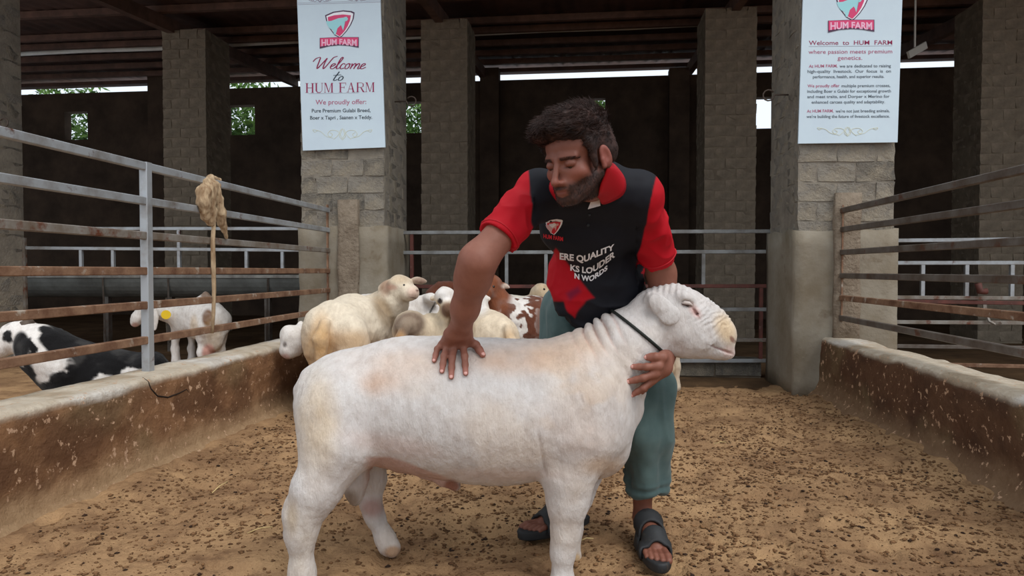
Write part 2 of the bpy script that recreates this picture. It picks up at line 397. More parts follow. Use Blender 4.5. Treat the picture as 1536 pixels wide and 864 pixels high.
# ================================================================== pen parapets
H = 0.465
M['parapet'] = mat('stained_cement', (1, 1, 1), vcol=True, c2=(0.80, 0.76, 0.72), scale=18, detail=9, lo=0.4, hi=0.7, bump=0.8, bscale=30, rel=1.5, bdetail=8, rough=0.9, spec=0.2, c3=lin(188, 154, 126), s3=24, lo3=0.605, hi3=0.64)
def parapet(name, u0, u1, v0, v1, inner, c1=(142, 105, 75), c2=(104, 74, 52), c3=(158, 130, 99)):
    s = 1 if inner > 0 else -1                     # side on which the pen lies
    a, b = (u0, u1) if s < 0 else (u1, u0)         # a = pen-side face, b = outer face
    key = [(a+s*0.09, 0.0), (a+s*0.03, 0.05), (a+s*0.008, 0.12), (a, 0.40), (a-s*0.010, 0.45), (a-s*0.035, H), (b+s*0.03, H-0.005), (b, H-0.03), (b, -0.05)]
    steps = [3, 5, 18, 4, 3, 10, 2, 2]; sec = []
    for (p, q_, n_s) in zip(key[:-1], key[1:], steps):
        for k in range(n_s): sec.append((p[0]+(q_[0]-p[0])*k/n_s, p[1]+(q_[1]-p[1])*k/n_s))
    sec.append(key[-1]); m = len(sec); n = 230
    sv = np.array(sec); vv = v0+(v1-v0)*np.linspace(0, 1, n+1)**1.15
    U = np.tile(sv[:, 0], (n+1, 1)).ravel(); Z = np.tile(sv[:, 1], (n+1, 1)).ravel(); Vv = np.repeat(vv, m)
    p3 = np.stack([U, Vv, Z], 1); lowf = (fbm(p3, 3, 3, 2)-.5)*.03+(fbm(p3, 11, 3, 5)-.5)*.014
    X = np.stack([U+lowf, Vv, Z+np.where(Z > .3, lowf*.8, 0)], 1)
    n1 = fbm(p3, 5, 4, 21); n2 = fbm(p3, 2.0, 3, 23); n3 = fbm(p3*np.array([1, 1, 1.0]), 38, 2, 25); n4 = fbm(p3, 6, 3, 27)
    c = np.tile(np.array(lin(*c1)), (len(X), 1))
    c = mixc(c, lin(*c2), sstep(.42, .62, n1)*.8); c = mixc(c, lin(122, 104, 76), sstep(.5, .68, n2)*.6)
    c = mixc(c, lin(92, 62, 44), sstep(.44, .6, n4)*.4)
    c = mixc(c, lin(*c3), sstep(.20, .03, Z+(n1-.5)*.16))
    top = sstep(H-.045, H-.012, Z+(n1-.5)*.05+(n4-.5)*.03)*(np.abs(U-b) > .004)
    c = mixc(c, lin(196, 184, 166), top); c = mixc(c, lin(150, 130, 104), top*sstep(.5, .66, n4)*.6); c = mixc(c, lin(214, 212, 208), top*sstep(.5, .62, n2)*.6)
    idx = np.arange((n+1)*m).reshape(n+1, m); F = np.stack([idx[:-1, :-1], idx[1:, :-1], idx[1:, 1:], idx[:-1, 1:]], -1).reshape(-1, 4)
    if s < 0: F = F[:, ::-1]
    o = mesh(name, X, np.ascontiguousarray(F), M['parapet'], smooth=True, col=c, kind='structure'); o.rotation_euler = (0, 0, RZ); return o
PL = parapet('wall_left', -2.47, -2.16, 0.6, 6.15, 1)
PR = parapet('wall_right', 1.85, 2.15, 0.6, 5.85, -1, (98, 70, 51), (78, 55, 41), (126, 100, 76))  # darker colours: dirt plus painted-in shade of the pen-side face
# crack and patch in the left parapet
def on_left(px, py, off=0.0):
    q = toB(P(px, py, 1)); t = -2.155/q[0]; return Vector((-2.155+off, q[1]*t, CAMH+(q[2]-CAMH)*t))
pts = [(214, 566), (222, 572), (226, 583), (236, 594), (252, 596), (268, 590), (280, 584), (284, 590)]
mb = MB()
PLB = BVHTree.FromPolygons([v.co.copy() for v in PL.data.vertices], [tuple(f.vertices) for f in PL.data.polygons])
def on_parapet(px, py):
    o_ = toB(Vector((0, 0, CAMH))); d_ = (toB(P(px, py, 1))-o_).normalized(); h_ = PLB.ray_cast(o_, d_); return h_[0] or on_left(px, py)
q = [on_parapet(a_+(b_-a_)*k/3, c_+(d_-c_)*k/3) for (a_, c_), (b_, d_) in zip(pts[:-1], pts[1:]) for k in range(3)]
mb.tube(q, [.001+.0035*math.sin(math.pi*(i+.5)/len(q)) for i in range(len(q))], 6) if True else mb.tube(q, [0.002, .0035, .004, .0045, .004, .0035, .003, .001], 6)
o = mb.build('trim_1', M['crack'], kind='structure', smooth=True); o.rotation_euler = (0, 0, RZ)

# ================================================================== pillars of concrete blocks
BW = 0.30; BH = 0.155
def pillar(name, u0, u1, v0, v1, z1, label, bm, mm, plaster=None, plab=None, group=None, zlo=0.0):
    w, dp = u1-u0, v1-v0
    root = empty(name, B((u0+u1)/2, (v0+v1)/2, 0), RZ, label=label, cat='pillar', group=group)
    hw, hd = w/2, dp/2; rng = random.Random(int(u0*1000+v0*77))
    MB().box((-hw+0.006, -hd+0.006, -0.05), (hw-0.006, hd-0.006, z1)).build('mortar_core', mm, root)
    cache = {}
    z = zlo; c = 0
    while z < z1-0.02:
        off = 0.0 if c % 2 == 0 else 0.5
        cuts = [-hw]; x = -hw+BW*(0.5 if c % 2 else 1.0)
        while x < hw-0.07: cuts.append(x); x += BW
        cuts.append(hw)
        ycuts = [-hd]; y = -hd+BW*(1.0 if c % 2 else 0.5)
        while y < hd-0.07: ycuts.append(y); y += BW
        ycuts.append(hd)
        T = 0.1
        cells = [(cuts[i], cuts[i+1], -hd, -hd+T) for i in range(len(cuts)-1)]          # front face
        side = (hw-T, hw) if u1 < 0.8 else (-hw, -hw+T)                                # the side face turned to the pen
        cells += [(side[0], side[1], max(ycuts[i], -hd+T), ycuts[i+1]) for i in range(len(ycuts)-1) if ycuts[i+1] > -hd+T+0.03]
        for (a, b, e, f) in cells:
            g_ = 0.007; key = (round(b-a, 3), round(f-e, 3), rng.randrange(3))
            if key not in cache:
                L, D = (b-a)/2-g_, (f-e)/2-(g_ if f-e > T+0.01 else 0); j = 0.008
                mb = MB(); hh = BH/2-g_
                n = 3; vs = []; fs = []
                bmv = bmesh.new(); bmesh.ops.create_cube(bmv, size=2.0)
                bmesh.ops.subdivide_edges(bmv, edges=[ed for ed in bmv.edges], cuts=1, use_grid_fill=True)
                for vt in bmv.verts:
                    vt.co = Vector((vt.co.x*L, vt.co.y*D, vt.co.z*hh))+Vector((rng.uniform(-j, j), rng.uniform(-j, j), rng.uniform(-j, j)))*(1.0 if vt.co.length > 1.2 else 0.6)
                me = bpy.data.meshes.new('brick'); bmv.to_mesh(me); bmv.free(); me.materials.append(bm[rng.randrange(len(bm))]); cache[key] = me
            o = bpy.data.objects.new('brick', cache[key]); COL.objects.link(o); o.parent = root
            o.location = ((a+b)/2, (e+f)/2+rng.uniform(-.004, .004), z+BH/2)
        z += BH; c += 1
    if plaster:
        mb = MB(); t = 0.02
        bmv = bmesh.new(); bmesh.ops.create_cube(bmv, size=1.0)
        bmesh.ops.subdivide_edges(bmv, edges=list(bmv.edges), cuts=9, use_grid_fill=True)
        for vt in bmv.verts:
            p = Vector((vt.co.x*(w+2*t), vt.co.y*(dp+2*t), (vt.co.z+0.5)*(plaster+0.03)-0.03))
            k = mnoise.noise(p*3)*0.012+mnoise.noise(p*9)*0.006
            p.x += k; p.y += k
            if vt.co.z > 0.49: p.z += mnoise.noise(Vector((p.x*5, p.y*5, u0)))*0.03
            vt.co = p
        me = bpy.data.meshes.new('plaster_coat'); bmv.to_mesh(me); bmv.free(); me.materials.append(M['plaster'])
        me.polygons.foreach_set('use_smooth', [True]*len(me.polygons))
        o = bpy.data.objects.new('plaster_coat', me); COL.objects.link(o); o.parent = root; o['label'] = plab or 'smooth cement coat around the pillar foot'
    return root
bl = [M['block'], M['block'], M['block_b']]
VR, VL, VI = 5.80, 6.15, 10.4
ur0, ur1 = PV(1195, 400, VR)[0], PV(1341, 400, VR)[0]
ul0, ul1 = PV(452, 400, VL)[0], PV(578, 400, VL)[0]
PRR = pillar('block_pillar', ur0, ur1, VR, VR+0.85, 4.6, 'concrete block pillar behind the sign with the long text', bl, M['mortar'], 1.33, 'plastered lower half of the pillar')
PLL = pillar('block_pillar', ul0, ul1, VL, VL+0.78, 4.6, 'concrete block pillar behind the sign with the large Welcome', bl, M['mortar'], 1.40, 'plastered lower half of the pillar')
ue1 = PV(38, 400, 7.0)[0]
PEE = pillar('block_pillar', ue1-0.75, ue1, 6.2, 7.0, 4.6, 'pale block pillar cut by the picture edge beside the trough', bl, M['mortar'])
ib = [M['inner_block']]
for (a, b, lab) in [(247, 312, 'dim inner block pillar behind the fence with the hanging rag'), (632, 702, 'dim inner block pillar just beyond the Welcome sign pillar'),
                    (1055, 1133, 'dim inner block pillar beside the long text sign pillar'), (1467, 1536, 'dim inner block pillar behind the bare rails on the far side')]:
    a0, a1 = PV(a, 400, VI)[0], PV(b, 400, VI)[0]
    pillar('inner_pillar', a0, a1, VI, VI+0.75, 4.75, lab, ib, M['inner_mortar'])
VB = 15.0
for (a, b, lab) in [(720, 748, 'slim rear wall pier seen just left of the man'), (1004, 1034, 'slim rear wall pier beyond the man shoulder'), (222, 246, 'slim rear wall pier half hidden by an inner pillar')]:
    a0, a1 = PV(a, 200, VB-0.3)[0], PV(b, 200, VB-0.3)[0]; z = PV(a, 108, VB)[2]
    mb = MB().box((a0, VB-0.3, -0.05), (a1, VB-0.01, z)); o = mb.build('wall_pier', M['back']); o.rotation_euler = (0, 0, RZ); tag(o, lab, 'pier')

# rough cement strips where the fences are cemented into the pillars
def strip(u, v, z0, z1, w, lab, parent=None):
    bmv = bmesh.new(); bmesh.ops.create_cube(bmv, size=1.0); bmesh.ops.subdivide_edges(bmv, edges=list(bmv.edges), cuts=7, use_grid_fill=True)
    for vt in bmv.verts:
        p = Vector((vt.co.x*w, vt.co.y*0.07, z0+(vt.co.z+0.5)*(z1-z0)))
        p += Vector((mnoise.noise(p*12+Vector((u, 0, 0))), mnoise.noise(p*10+Vector((3, u, 0)))*1.2, 0))*0.02
        vt.co = p
    me = bpy.data.meshes.new('cement_strip'); bmv.to_mesh(me); bmv.free(); me.materials.append(M['rough_cement']); me.polygons.foreach_set('use_smooth', [True]*len(me.polygons))
    o = bpy.data.objects.new('cement_strip', me); COL.objects.link(o); o.parent = parent
    o.location = parent.matrix_basis.inverted() @ B(u, v, 0) if parent else B(u, v, 0); o['label'] = lab
    return o
uR = PV(1268, 400, VR)[0]; uL = PV(524, 400, VL)[0]
for p_ in (PRR, PLL): p_.rotation_euler = (0, 0, RZ)
bpy.context.view_layer.update()
def pin(u, v, par): return par.matrix_world.inverted() @ B(u, v, 0)
s1 = strip(uR, VR-0.015, H-0.02, PV(1268, 290, VR)[2], 0.2, 'rough cement strip holding the rail ends'); s1.parent = PRR; s1.location = pin(uR, VR-0.015, PRR)
s2 = strip(uL, VL-0.015, 0.0, PV(524, 300, VL)[2], 0.19, 'rough cement strip holding the rail ends'); s2.parent = PLL; s2.location = pin(uL, VL-0.015, PLL)

# ================================================================== back wall, roof, openings
def wall_holes(name, u0, u1, z0, z1, v, th, holes, m):
    us = sorted(set([u0, u1]+[h[0] for h in holes]+[h[1] for h in holes])); zs = sorted(set([z0, z1]+[h[2] for h in holes]+[h[3] for h in holes]))
    mb = MB()
    for i in range(len(us)-1):
        for j in range(len(zs)-1):
            cu, cz = (us[i]+us[i+1])/2, (zs[j]+zs[j+1])/2
            if any(h[0] < cu < h[1] and h[2] < cz < h[3] for h in holes): continue
            mb.box((us[i], v, zs[j]), (us[i+1], v+th, zs[j+1]))
    o = mb.build(name, m, kind='structure'); o.rotation_euler = (0, 0, RZ); return o
win = [(97, 131, 167, 210), (340, 382, 157, 203), (600, 634, 152, 200), (884, 908, 147, 172), (1133, 1161, 145, 193), (1437, 1468, 133, 187)]
holes = []
for (a, b, c, d) in win:
    q0, q1 = PV(a, d, VB), PV(b, c, VB); holes.append((q0[0], q1[0], q0[2], q1[2]))
zt = PV(850, 117.5, VB)[2]
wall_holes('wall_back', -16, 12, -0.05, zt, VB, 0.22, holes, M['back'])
# gap of daylight, wall plate, then the roof
slab('trim_2', -16, 12, VB-0.02, VB+0.2, zt+0.17, zt+0.25, M['roof'])
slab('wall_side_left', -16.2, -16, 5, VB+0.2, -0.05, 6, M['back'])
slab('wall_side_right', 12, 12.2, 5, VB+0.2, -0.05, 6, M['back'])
def roof_z(v): return 4.62+(v-5.6)*(zt+0.32-4.62)/(VB+0.4-5.6)
n = 260; V = []; F = []
for i in range(n+1):
    u = -16.4+28.8*i/n; r = 0.02*math.sin(u*2*math.pi/0.25)
    for v in (5.0, VB+0.6): V.append((u, v, roof_z(v)+0.06+r))
for i in range(n): F.append((2*i, 2*i+1, 2*i+3, 2*i+2))
o = mesh('ceiling', V, F, M['roof'], smooth=True, kind='structure'); o.rotation_euler = (0, 0, RZ)
sol = o.modifiers.new('thick', 'SOLIDIFY'); sol.thickness = 0.012; sol.offset = 1
for k, v in enumerate([5.6, 7.0, 8.6, 10.0, 11.3, 11.9, 12.8, 13.6, 14.4]):
    z = roof_z(v); mb = MB().box((-16, v-0.04, z-0.07), (12, v+0.04, z+0.03)); o = barn('roof_purlin', mb, M['purlin'], 0, 0)
    tag(o, ['ninth', 'eighth', 'seventh', 'sixth', 'fifth', 'fourth', 'third', 'second', 'first'][k]+' red oxide roof purlin counted from the rear wall', 'purlin', 'red oxide purlins under the roof')
for (px, lab) in [(280, 'sloping roof girder over the inner pillar behind the rag'), (667, 'sloping roof girder over the inner pillar beyond the Welcome sign'), (1094, 'sloping roof girder over the inner pillar near the long text sign'), (1500, 'sloping roof girder over the farthest inner pillar')]:
    u = PV(px, 300, VI+0.37)[0]; mb = MB().bar((u, 5.2, roof_z(5.2)-0.17), (u, VB+0.1, roof_z(VB+0.1)-0.17), 0.12, 0.2)
    tag(barn('roof_girder', mb, M['purlin'], 0, 0), lab, 'girder')
VP_ = 12.2
a, b = PV(20, 81.5, VP_), PV(1480, 17, VP_)
mb = MB().tube([a+(b-a)*t/12+Vector((0, 0, 0.012*math.sin(t*2.1))) for t in range(13)], 0.042, 8)
o = mb.build('ceiling_pipe', M['pipe'], smooth=True); o.rotation_euler = (0, 0, RZ); tag(o, 'long pale pipe hung across the barn under the dark roof', 'pipe')
for k, (px, py, lab) in enumerate([(128, 47, 'small pale lamp box on the roof behind the rag fence'), (890, 15, 'small pale lamp box on the roof above the man head')]):
    q = PV(px, py, 11.5); mb = MB().box((q[0]-.13, 11.45, q[2]-0.03), (q[0]+.13, 11.57, q[2]+.03)); mb.box((q[0]-.02, 11.49, q[2]+.03), (q[0]+.02, 11.53, roof_z(11.5)+.05))
    tag(barn('roof_lamp', mb, M['lamp_case'], 0, 0), lab, 'lamp')
q = PV(1372, 74, 9.5); mb = MB().bar((q[0]-.12, 9.4, q[2]-.1), (q[0]+.18, 9.6, q[2]+.08), 0.03, 0.09); mb.bar((q[0], 9.5, q[2]), (q[0], 9.5, roof_z(9.5)+.03), .02, .02)
tag(barn('roof_lamp', mb, M['lamp_case'], 0, 0), 'tilted pale lamp box under the roof beside the long text sign', 'lamp')

# ================================================================== fences
def fence(name, u, ys, px0, px1, v0, label, mats, w=0.035, h=0.042, posts=(), zs=None, endv=None):
    root = empty(name, B(u, 3.0, 0), RZ, label=label, cat='fence')
    for i, z in enumerate(zs):
        mb = MB().bar((0, v0-3.0, z[0]), (0, endv-3.0, z[1]), w, h, bev=0.004)
        mb.build('rail', M[mats[i]], root)
    return root
zl = [(1.565, 1.55), (1.375, 1.37), (1.19, 1.185), (.998, .998), (.81, .82), (.615, .64)]
FLf = fence('pen_fence', -2.36, None, 0, 516, 0.9, 'pen fence of six worn steel rails with a rag tied to it', ['galv', 'galv', 'galv2', 'rusty', 'rusty', 'rusty'], zs=zl, endv=VL-0.03)
q = toB(P(222, 500, 1)); vpost = q[1]*(-2.36/q[0])
for v, m in ((vpost, 'galv'), (1.5, 'galv')):
    MB().bar((-.002, v-3, H-0.02), (-.002, v-3, 1.58), 0.045, 0.05, bev=.004).build('post', M[m], FLf)
MB().bar((0, VL-0.045-3, 0.6), (0, VL-0.045-3, 1.6), 0.012, 0.03).build('end_bar', M['rusty'], FLf)
zr = [(1.46, 1.475), (1.29, 1.325), (1.125, 1.145), (.957, .96), (.79, .785), (.615, .625)]
FRf = fence('pen_fence', 2.0, None, 0, 0, 0.9, 'pen fence of six dark steel rails running into the long text pillar', ['darksteel']*4+['rusty', 'darksteel'], zs=zr, endv=VR-0.03)
MB().bar((0, 1.6-3, H-0.02), (0, 1.6-3, 1.48), 0.045, 0.045, bev=.004).build('post', M['darksteel'], FRf)
MB().bar((0, VR-0.045-3, 0.6), (0, VR-0.045-3, 1.52), 0.012, 0.03).build('end_bar', M['rusty'], FRf)

def cross_fence(name, v, pxa, pxb, rails, posts, label, thick=0.035, kind='fence'):
    """rails: (py at pxa, py at pxb, material); posts: (px, index of upper rail, index of lower rail)"""
    a0, b0 = PV(pxa, 400, v), PV(pxb, 400, v); c = (a0+b0)/2
    root = empty(name, B(c[0], v, 0), RZ, label=label, cat=kind); loc = []
    for (ya, yb, m, xa, xb) in rails:
        a = PV(xa if xa else pxa, ya, v)-Vector((c[0], v, 0)); b = PV(xb if xb else pxb, yb, v)-Vector((c[0], v, 0)); loc.append((a, b))
        MB().bar(a, b, thick, thick, bev=.004).build('rail', M[m], root)
    for (px, i, j, m) in posts:
        x = PV(px, 400, v)[0]-c[0]
        zz = []
        for t in (i, j):
            a, b = loc[t]; f = (x-a[0])/(b[0]-a[0]); zz.append(a[2]+(b[2]-a[2])*f)
        MB().bar((x, 0.002, zz[0]), (x, 0.002, zz[1]), thick*0.9, thick*0.9).build('upright', M[m], root)
    return root
GV = 6.72
cross_fence('inner_gate', GV, 605, 1158, [(349, 347, 'greysteel', 0, 0), (379, 377.5, 'greysteel', 0, 0), (430, 429, 'maroon', 0, 0), (466, 464, 'greysteel', 0, 0), (510, 510, 'galv2', 0, 0), (542, 541, 'galv', 0, 0)],
            [(760, 1, 2, 'greysteel'), (819, 1, 2, 'greysteel'), (1055, 1, 2, 'greysteel'), (618, 0, 5, 'maroon'), (1142, 2, 5, 'maroon')], 'grey steel gate of level rails spanning the gap between the two sign pillars', kind='gate')
lf_ = cross_fence('inner_fence', 6.95, 40, 470, [(343, 343, 'galv', 128, 0), (372, 375.5, 'galv', 0, 0), (406, 408, 'galv2', 0, 0)],
            [(122, 1, 2, 'galv'), (170, 1, 2, 'galv'), (269, 0, 2, 'galv'), (370, 1, 2, 'galv'), (424, 1, 2, 'galv')], 'galvanised inner fence above the long feed trough')
rf_ = cross_fence('inner_fence', 6.67, 1335, 1640, [(361, 358, 'galv', 0, 0), (394.5, 394, 'galv', 0, 0), (446, 448, 'galv2', 0, 0), (452, 456, 'maroon', 1345, 0), (483, 485, 'galv2', 0, 0), (519, 523, 'darksteel', 0, 0), (545, 552, 'rusty', 0, 0)],
            [(1384, 1, 2, 'galv'), (1450, 1, 2, 'galv'), (1518, 1, 2, 'galv'), (1590, 1, 2, 'galv')], 'galvanised inner fence behind the dark rails beside the long text sign')
for px in (1336, 1610):
    x = PV(px, 400, 6.67)[0]-(PV(1335, 400, 6.67)[0]+PV(1640, 400, 6.67)[0])/2
    MB().bar((x, .03, -.03), (x, .03, 1.3), .03, .03).build('post', M['galv2'], rf_)
for px in (34, 466):
    x = PV(px, 400, 6.95)[0]-(PV(40, 400, 6.95)[0]+PV(470, 400, 6.95)[0])/2
    MB().bar((x, .03, -.03), (x, .03, 1.36), .03, .03).build('post', M['galv2'], lf_)
# curb of blocks below the gate
a, b = Vector((ul1+.035, 0, 0)), Vector((ur0-.035, 0, 0)); root = empty('curb', B((a[0]+b[0])/2, GV+.12, 0), RZ, label='low block curb under the grey steel gate', cat='curb')
L = b[0]-a[0]; n = 8
MB().box((-L/2, -0.06, -.05), (L/2, 0.09, 0.155)).build('mortar_bed', M['inner_mortar'], root)
for i in range(n):
    MB().box((-L/2+L*i/n+.008, -0.085, 0.0), (-L/2+L*(i+1)/n-.008, 0.1, 0.165), jit=.006).build('brick', M['block_b'], root)

# ================================================================== feed trough
VT = 8.3; a, b = PV(-60, 430, VT), PV(520, 430, VT)
z1, z0 = PV(250, 416, VT)[2], PV(250, 450, VT)[2]; r = 0.26; L = b[0]-a[0]
root = empty('feed_trough', B((a[0]+b[0])/2, VT, 0), RZ, label='long grey half round feed trough under the inner fence', cat='trough')
n = 14; V = []; F = []
sec = [(-r*math.cos(math.pi*i/n), -r*1.0*math.sin(math.pi*i/n)) for i in range(n+1)]; seci = [((r-.03)*math.cos(math.pi*i/n), -(r-.03)*math.sin(math.pi*i/n)) for i in range(n+1)]
pr = sec+seci; m_ = len(pr)
for x in (-L/2, L/2): V += [(x, y, z1+z) for y, z in pr]
F = [(i, (i+1) % m_, (i+1) % m_+m_, i+m_) for i in range(m_)]+[tuple(range(m_-1, -1, -1)), tuple(range(m_, 2*m_))]
mesh('basin', V, F, M['trough'], root)
MB().bar((-L/2, -r+.01, z1+.015), (L/2, -r+.01, z1+.015), .05, .035).build('rim', M['trough_edge'], root)
MB().bar((-L/2, r-.01, z1+.015), (L/2, r-.01, z1+.015), .05, .035).build('rim', M['trough_edge'], root)
for px in (40, 165, 260, 405):
    x = PV(px, 430, VT)[0]-(a[0]+b[0])/2
    MB().bar((x, -.05, -.02), (x, -.05, z1-r+.02), .07, .07).bar((x+.0, -.1, 0.1), (x+.1, -r-.005, z1), .02, .03).build('leg', M['darksteel'], root)

# ================================================================== hooks, rag
def hook(px, py, v, side, lab):
    q = PV(px, py, v); mb = MB(); s = side
    pts = [q+Vector((-s*.16, 0, 0)), q+Vector((-s*.05, 0, .004))]
    for i in range(11):
        t = math.pi+i*2*math.pi/11; pts.append(q+Vector((s*0.045*math.cos(t), 0, .045*math.sin(t))))
    mb.tube(pts, 0.007, 6); o = mb.build('iron_hook', M['wire'], smooth=True); o.rotation_euler = (0, 0, RZ); tag(o, lab, 'hook')
hook(617, 152, VL+0.25, 1, 'rusted ring hook sticking out beside the Welcome sign')
hook(1153, 143, VR+0.2, -1, 'rusted ring hook sticking out beside the long text sign')
hook(6, 184, 6.4, 1, 'rusted ring hook on the pillar cut by the picture edge')
o = MB().tube([PV(1467, 425, 6.6)+Vector((.0, 0, 0.0)), PV(1470, 437, 6.6), PV(1480, 437, 6.6)], .03, 8).build('latch', M['maroon'], smooth=True); o.rotation_euler = (0, 0, RZ); tag(o, 'reddish steel latch on the inner fence beside the curved strap', 'latch')
o = MB().bar(PV(1476, 444, 6.66), PV(1478, 470, 6.66), .03, .008).tube([PV(1478, 468, 6.66), PV(1484, 482, 6.62), PV(1493, 487, 6.6), PV(1502, 484, 6.58)], .014, 6).build('latch_strap', M['galv2']); o.rotation_euler = (0, 0, RZ); tag(o, 'pale curved metal strap hanging from the inner fence', 'strap')

def fpt(px, py, dv=0.0, du=-0.0):       # point in the plane of the left fence
    q = toB(P(px, py, 1)); t = (-2.36+du)/q[0]; return B(-2.36+du, q[1]*t, CAMH+(q[2]-CAMH)*t)
rg = Body()
def rchain(pp, rs, du): rg.chain([fpt(x, y, du=d) for (x, y), d in zip(pp, du)], rs, k=.015)
rchain([(309, 272), (316, 268), (326, 271), (327, 280)], [.016, .022, .02, .014], [.03, .0, -.03, .02])
rchain([(318, 276), (306, 288), (305, 305), (309, 325), (316, 337)], [.03, .042, .038, .026, .012], [.03, .035, .04, .035, .03])
rchain([(320, 278), (314, 296), (318, 318), (318, 336)], [.03, .036, .03, .016], [.035, .04, .04, .035])
rchain([(322, 278), (326, 300), (331, 320), (333, 336), (341, 358)], [.03, .032, .032, .026, .008], [.03, .035, .04, .03, .03])
V, F = rg.mesh(.008); Nn = vnormals(V, F); V += Nn*((fbm(V*np.array([1, 1, .3]), 60, 2, 4)-.5)*.022)[:, None]
root = empty('hanging_rag', fpt(318, 268), 0, label='frayed beige sacking rag knotted on the top rail of the left fence', cat='rag')
def tol(o, root):      # keep world position under a root placed with rotation 0
    o.parent = root; o.location = -Vector(root.location); return o
tol(mesh('sacking', V, F, M['rag'], smooth=True), root)
tol(MB().tube([fpt(321, 330, du=.03), fpt(319, 362, du=.03), fpt(320, 400, du=.03), fpt(321, 435, du=.028), fpt(320, 470, du=.025), fpt(318, 500, du=.02)], [.012, .014, .015, .013, .012, .01], 7).build('rope', M['rag'], smooth=True), root)

# ================================================================== trees behind the rear wall
def tree(px, d, zc, rx, rz, lab, seed, n=3200):
    rng = np.random.default_rng(seed); c = P(px, 160, d); root = empty('tree', (c[0], d, 0), 0, label=lab, cat='tree')
    MB().tube([(0, 0, -.3), (.1, .05, zc*.5), (0, 0, zc)], [.16, .12, .06], 8).build('trunk', M['trunk'], root, smooth=True)
    p = rng.normal(size=(n, 3)); p /= np.linalg.norm(p, axis=1)[:, None]; p *= (rng.random(n)**0.4)[:, None]
    p = p*np.array([rx, rx*.8, rz])*(0.75+.5*fbm(p*2+seed, 1.2, 2, seed))[:, None]+np.array([0, 0, zc])
    a = rng.normal(size=(n, 3)); a /= np.linalg.norm(a, axis=1)[:, None]; b = np.cross(a, rng.normal(size=(n, 3))); b /= np.linalg.norm(b, axis=1)[:, None]
    s = .04+.05*rng.random(n); A = a*s[:, None]*1.6; Bq = b*s[:, None]*.5
    V = np.stack([p-A, p+Bq, p+A, p-Bq], 1).reshape(-1, 3); F = np.arange(4*n).reshape(n, 4)
    mesh('foliage', V, F, M['leaf'], root)
tree(110, 18.5, 4.2, 1.6, 1.8, 'leafy green tree seen through the small rear window behind the rag fence', 1)
tree(368, 18.0, 4.4, 1.5, 1.7, 'bright green tree filling the rear window beside the Welcome sign', 2)
tree(622, 18.5, 4.3, 1.4, 1.5, 'green tree in the rear window just beyond the Welcome pillar', 3)
tree(900, 18.5, 4.9, 1.6, .95, 'green tree whose crown tops the rear wall above the man', 4)
tree(1145, 19, 3.6, 1.2, 1.05, 'low green tree under open sky in the rear window by the text sign', 5)
tree(1455, 18.5, 4.2, 1.5, 1.6, 'green tree in the last rear window behind the dark rails', 6)
# ================================================================== animals
M['coat'] = mat('short_coat', (1, 1, 1), vcol=True, c2=(0.80, 0.77, 0.75), scale=26, detail=8, lo=0.42, hi=0.75, rough=0.85, spec=0.12, bump=0.6, bscale=120, bdetail=6, bstretch=(1.2, 1, 0.4), rel=0.9, sheen=0.1, stretch=(1.3, 1, .5))
M['eye'] = mat('dark_eye', lin(30, 20, 14), rough=0.15, spec=0.6)
M['lid'] = mat('pale_eyelid', lin(206, 194, 188), rough=.8)
M['lash'] = mat('dark_lash', lin(84, 60, 56), rough=.8)
M['tagyellow'] = mat('yellow_plastic', lin(240, 200, 40), rough=0.5)
M['cord'] = mat('black_cord', lin(28, 32, 28), rough=0.6)
M['horn'] = mat('horn_grey', lin(96, 82, 70), lin(66, 54, 46), scale=20, bump=.5, bscale=60, rough=0.6)
def proj(V):
    x = V[:, 0]; y = V[:, 1]; z = V[:, 2]-CAMH
    c = y*math.cos(PITCH)-z*math.sin(PITCH); s = z*math.cos(PITCH)+y*math.sin(PITCH)
    return np.stack([768+FPX*x/c, 432-FPX*s/c], 1)
class PB(Body):
    """body laid out from sighted positions: px, py, depth offset from d0, radius in px at that depth"""
    def __init__(s, d0): Body.__init__(s); s.d0 = d0
    def w(s, px, py, dd=0.0): return P(px, py, s.d0+dd)
    def m(s, r, dd=0.0): return r*(s.d0+dd)/FPX
    def ch(s, pts, k=0.04, op=1):
        return s.chain([s.w(*p[:3]) for p in pts], [s.m(p[3], p[2]) for p in pts], k, op)
    def el(s, px, py, dd, rx, rd, ry, rot=0.0, yaw=0.0, k=0.04, op=1):      # rd = half depth in metres, rot turns clockwise on the picture (degrees)
        R = Matrix.Rotation(math.radians(yaw), 3, 'Z') @ Matrix.Rotation(math.radians(rot), 3, 'Y')
        return s.ell(s.w(px, py, dd), (s.m(rx, dd), rd, s.m(ry, dd)), R, k, op)
def patch(pp, x, y, rx, ry, soft=0.5, rot=0.0):
    a = math.radians(rot); dx = pp[:, 0]-x; dy = pp[:, 1]-y
    u = (dx*math.cos(a)+dy*math.sin(a))/rx; v = (-dx*math.sin(a)+dy*math.cos(a))/ry
    return sstep(1.0+soft, 1.0-soft, np.sqrt(u*u+v*v))
def finish(name, bd, res, colf, root, dispf=None, boxes=(), part='body', m=None):
    V, F = bd.mesh(res)
    N = vnormals(V, F)
    if dispf is not None: V = V+N*dispf(V, N)[:, None]
    c = colf(V, N)
    o = mesh(part, V, F, m or M['coat'], smooth=True, col=c); o.parent = root; o.location = -Vector(root.location)
    return o
def under(o, root):
    o.parent = root; o.location = -Vector(root.location); return o
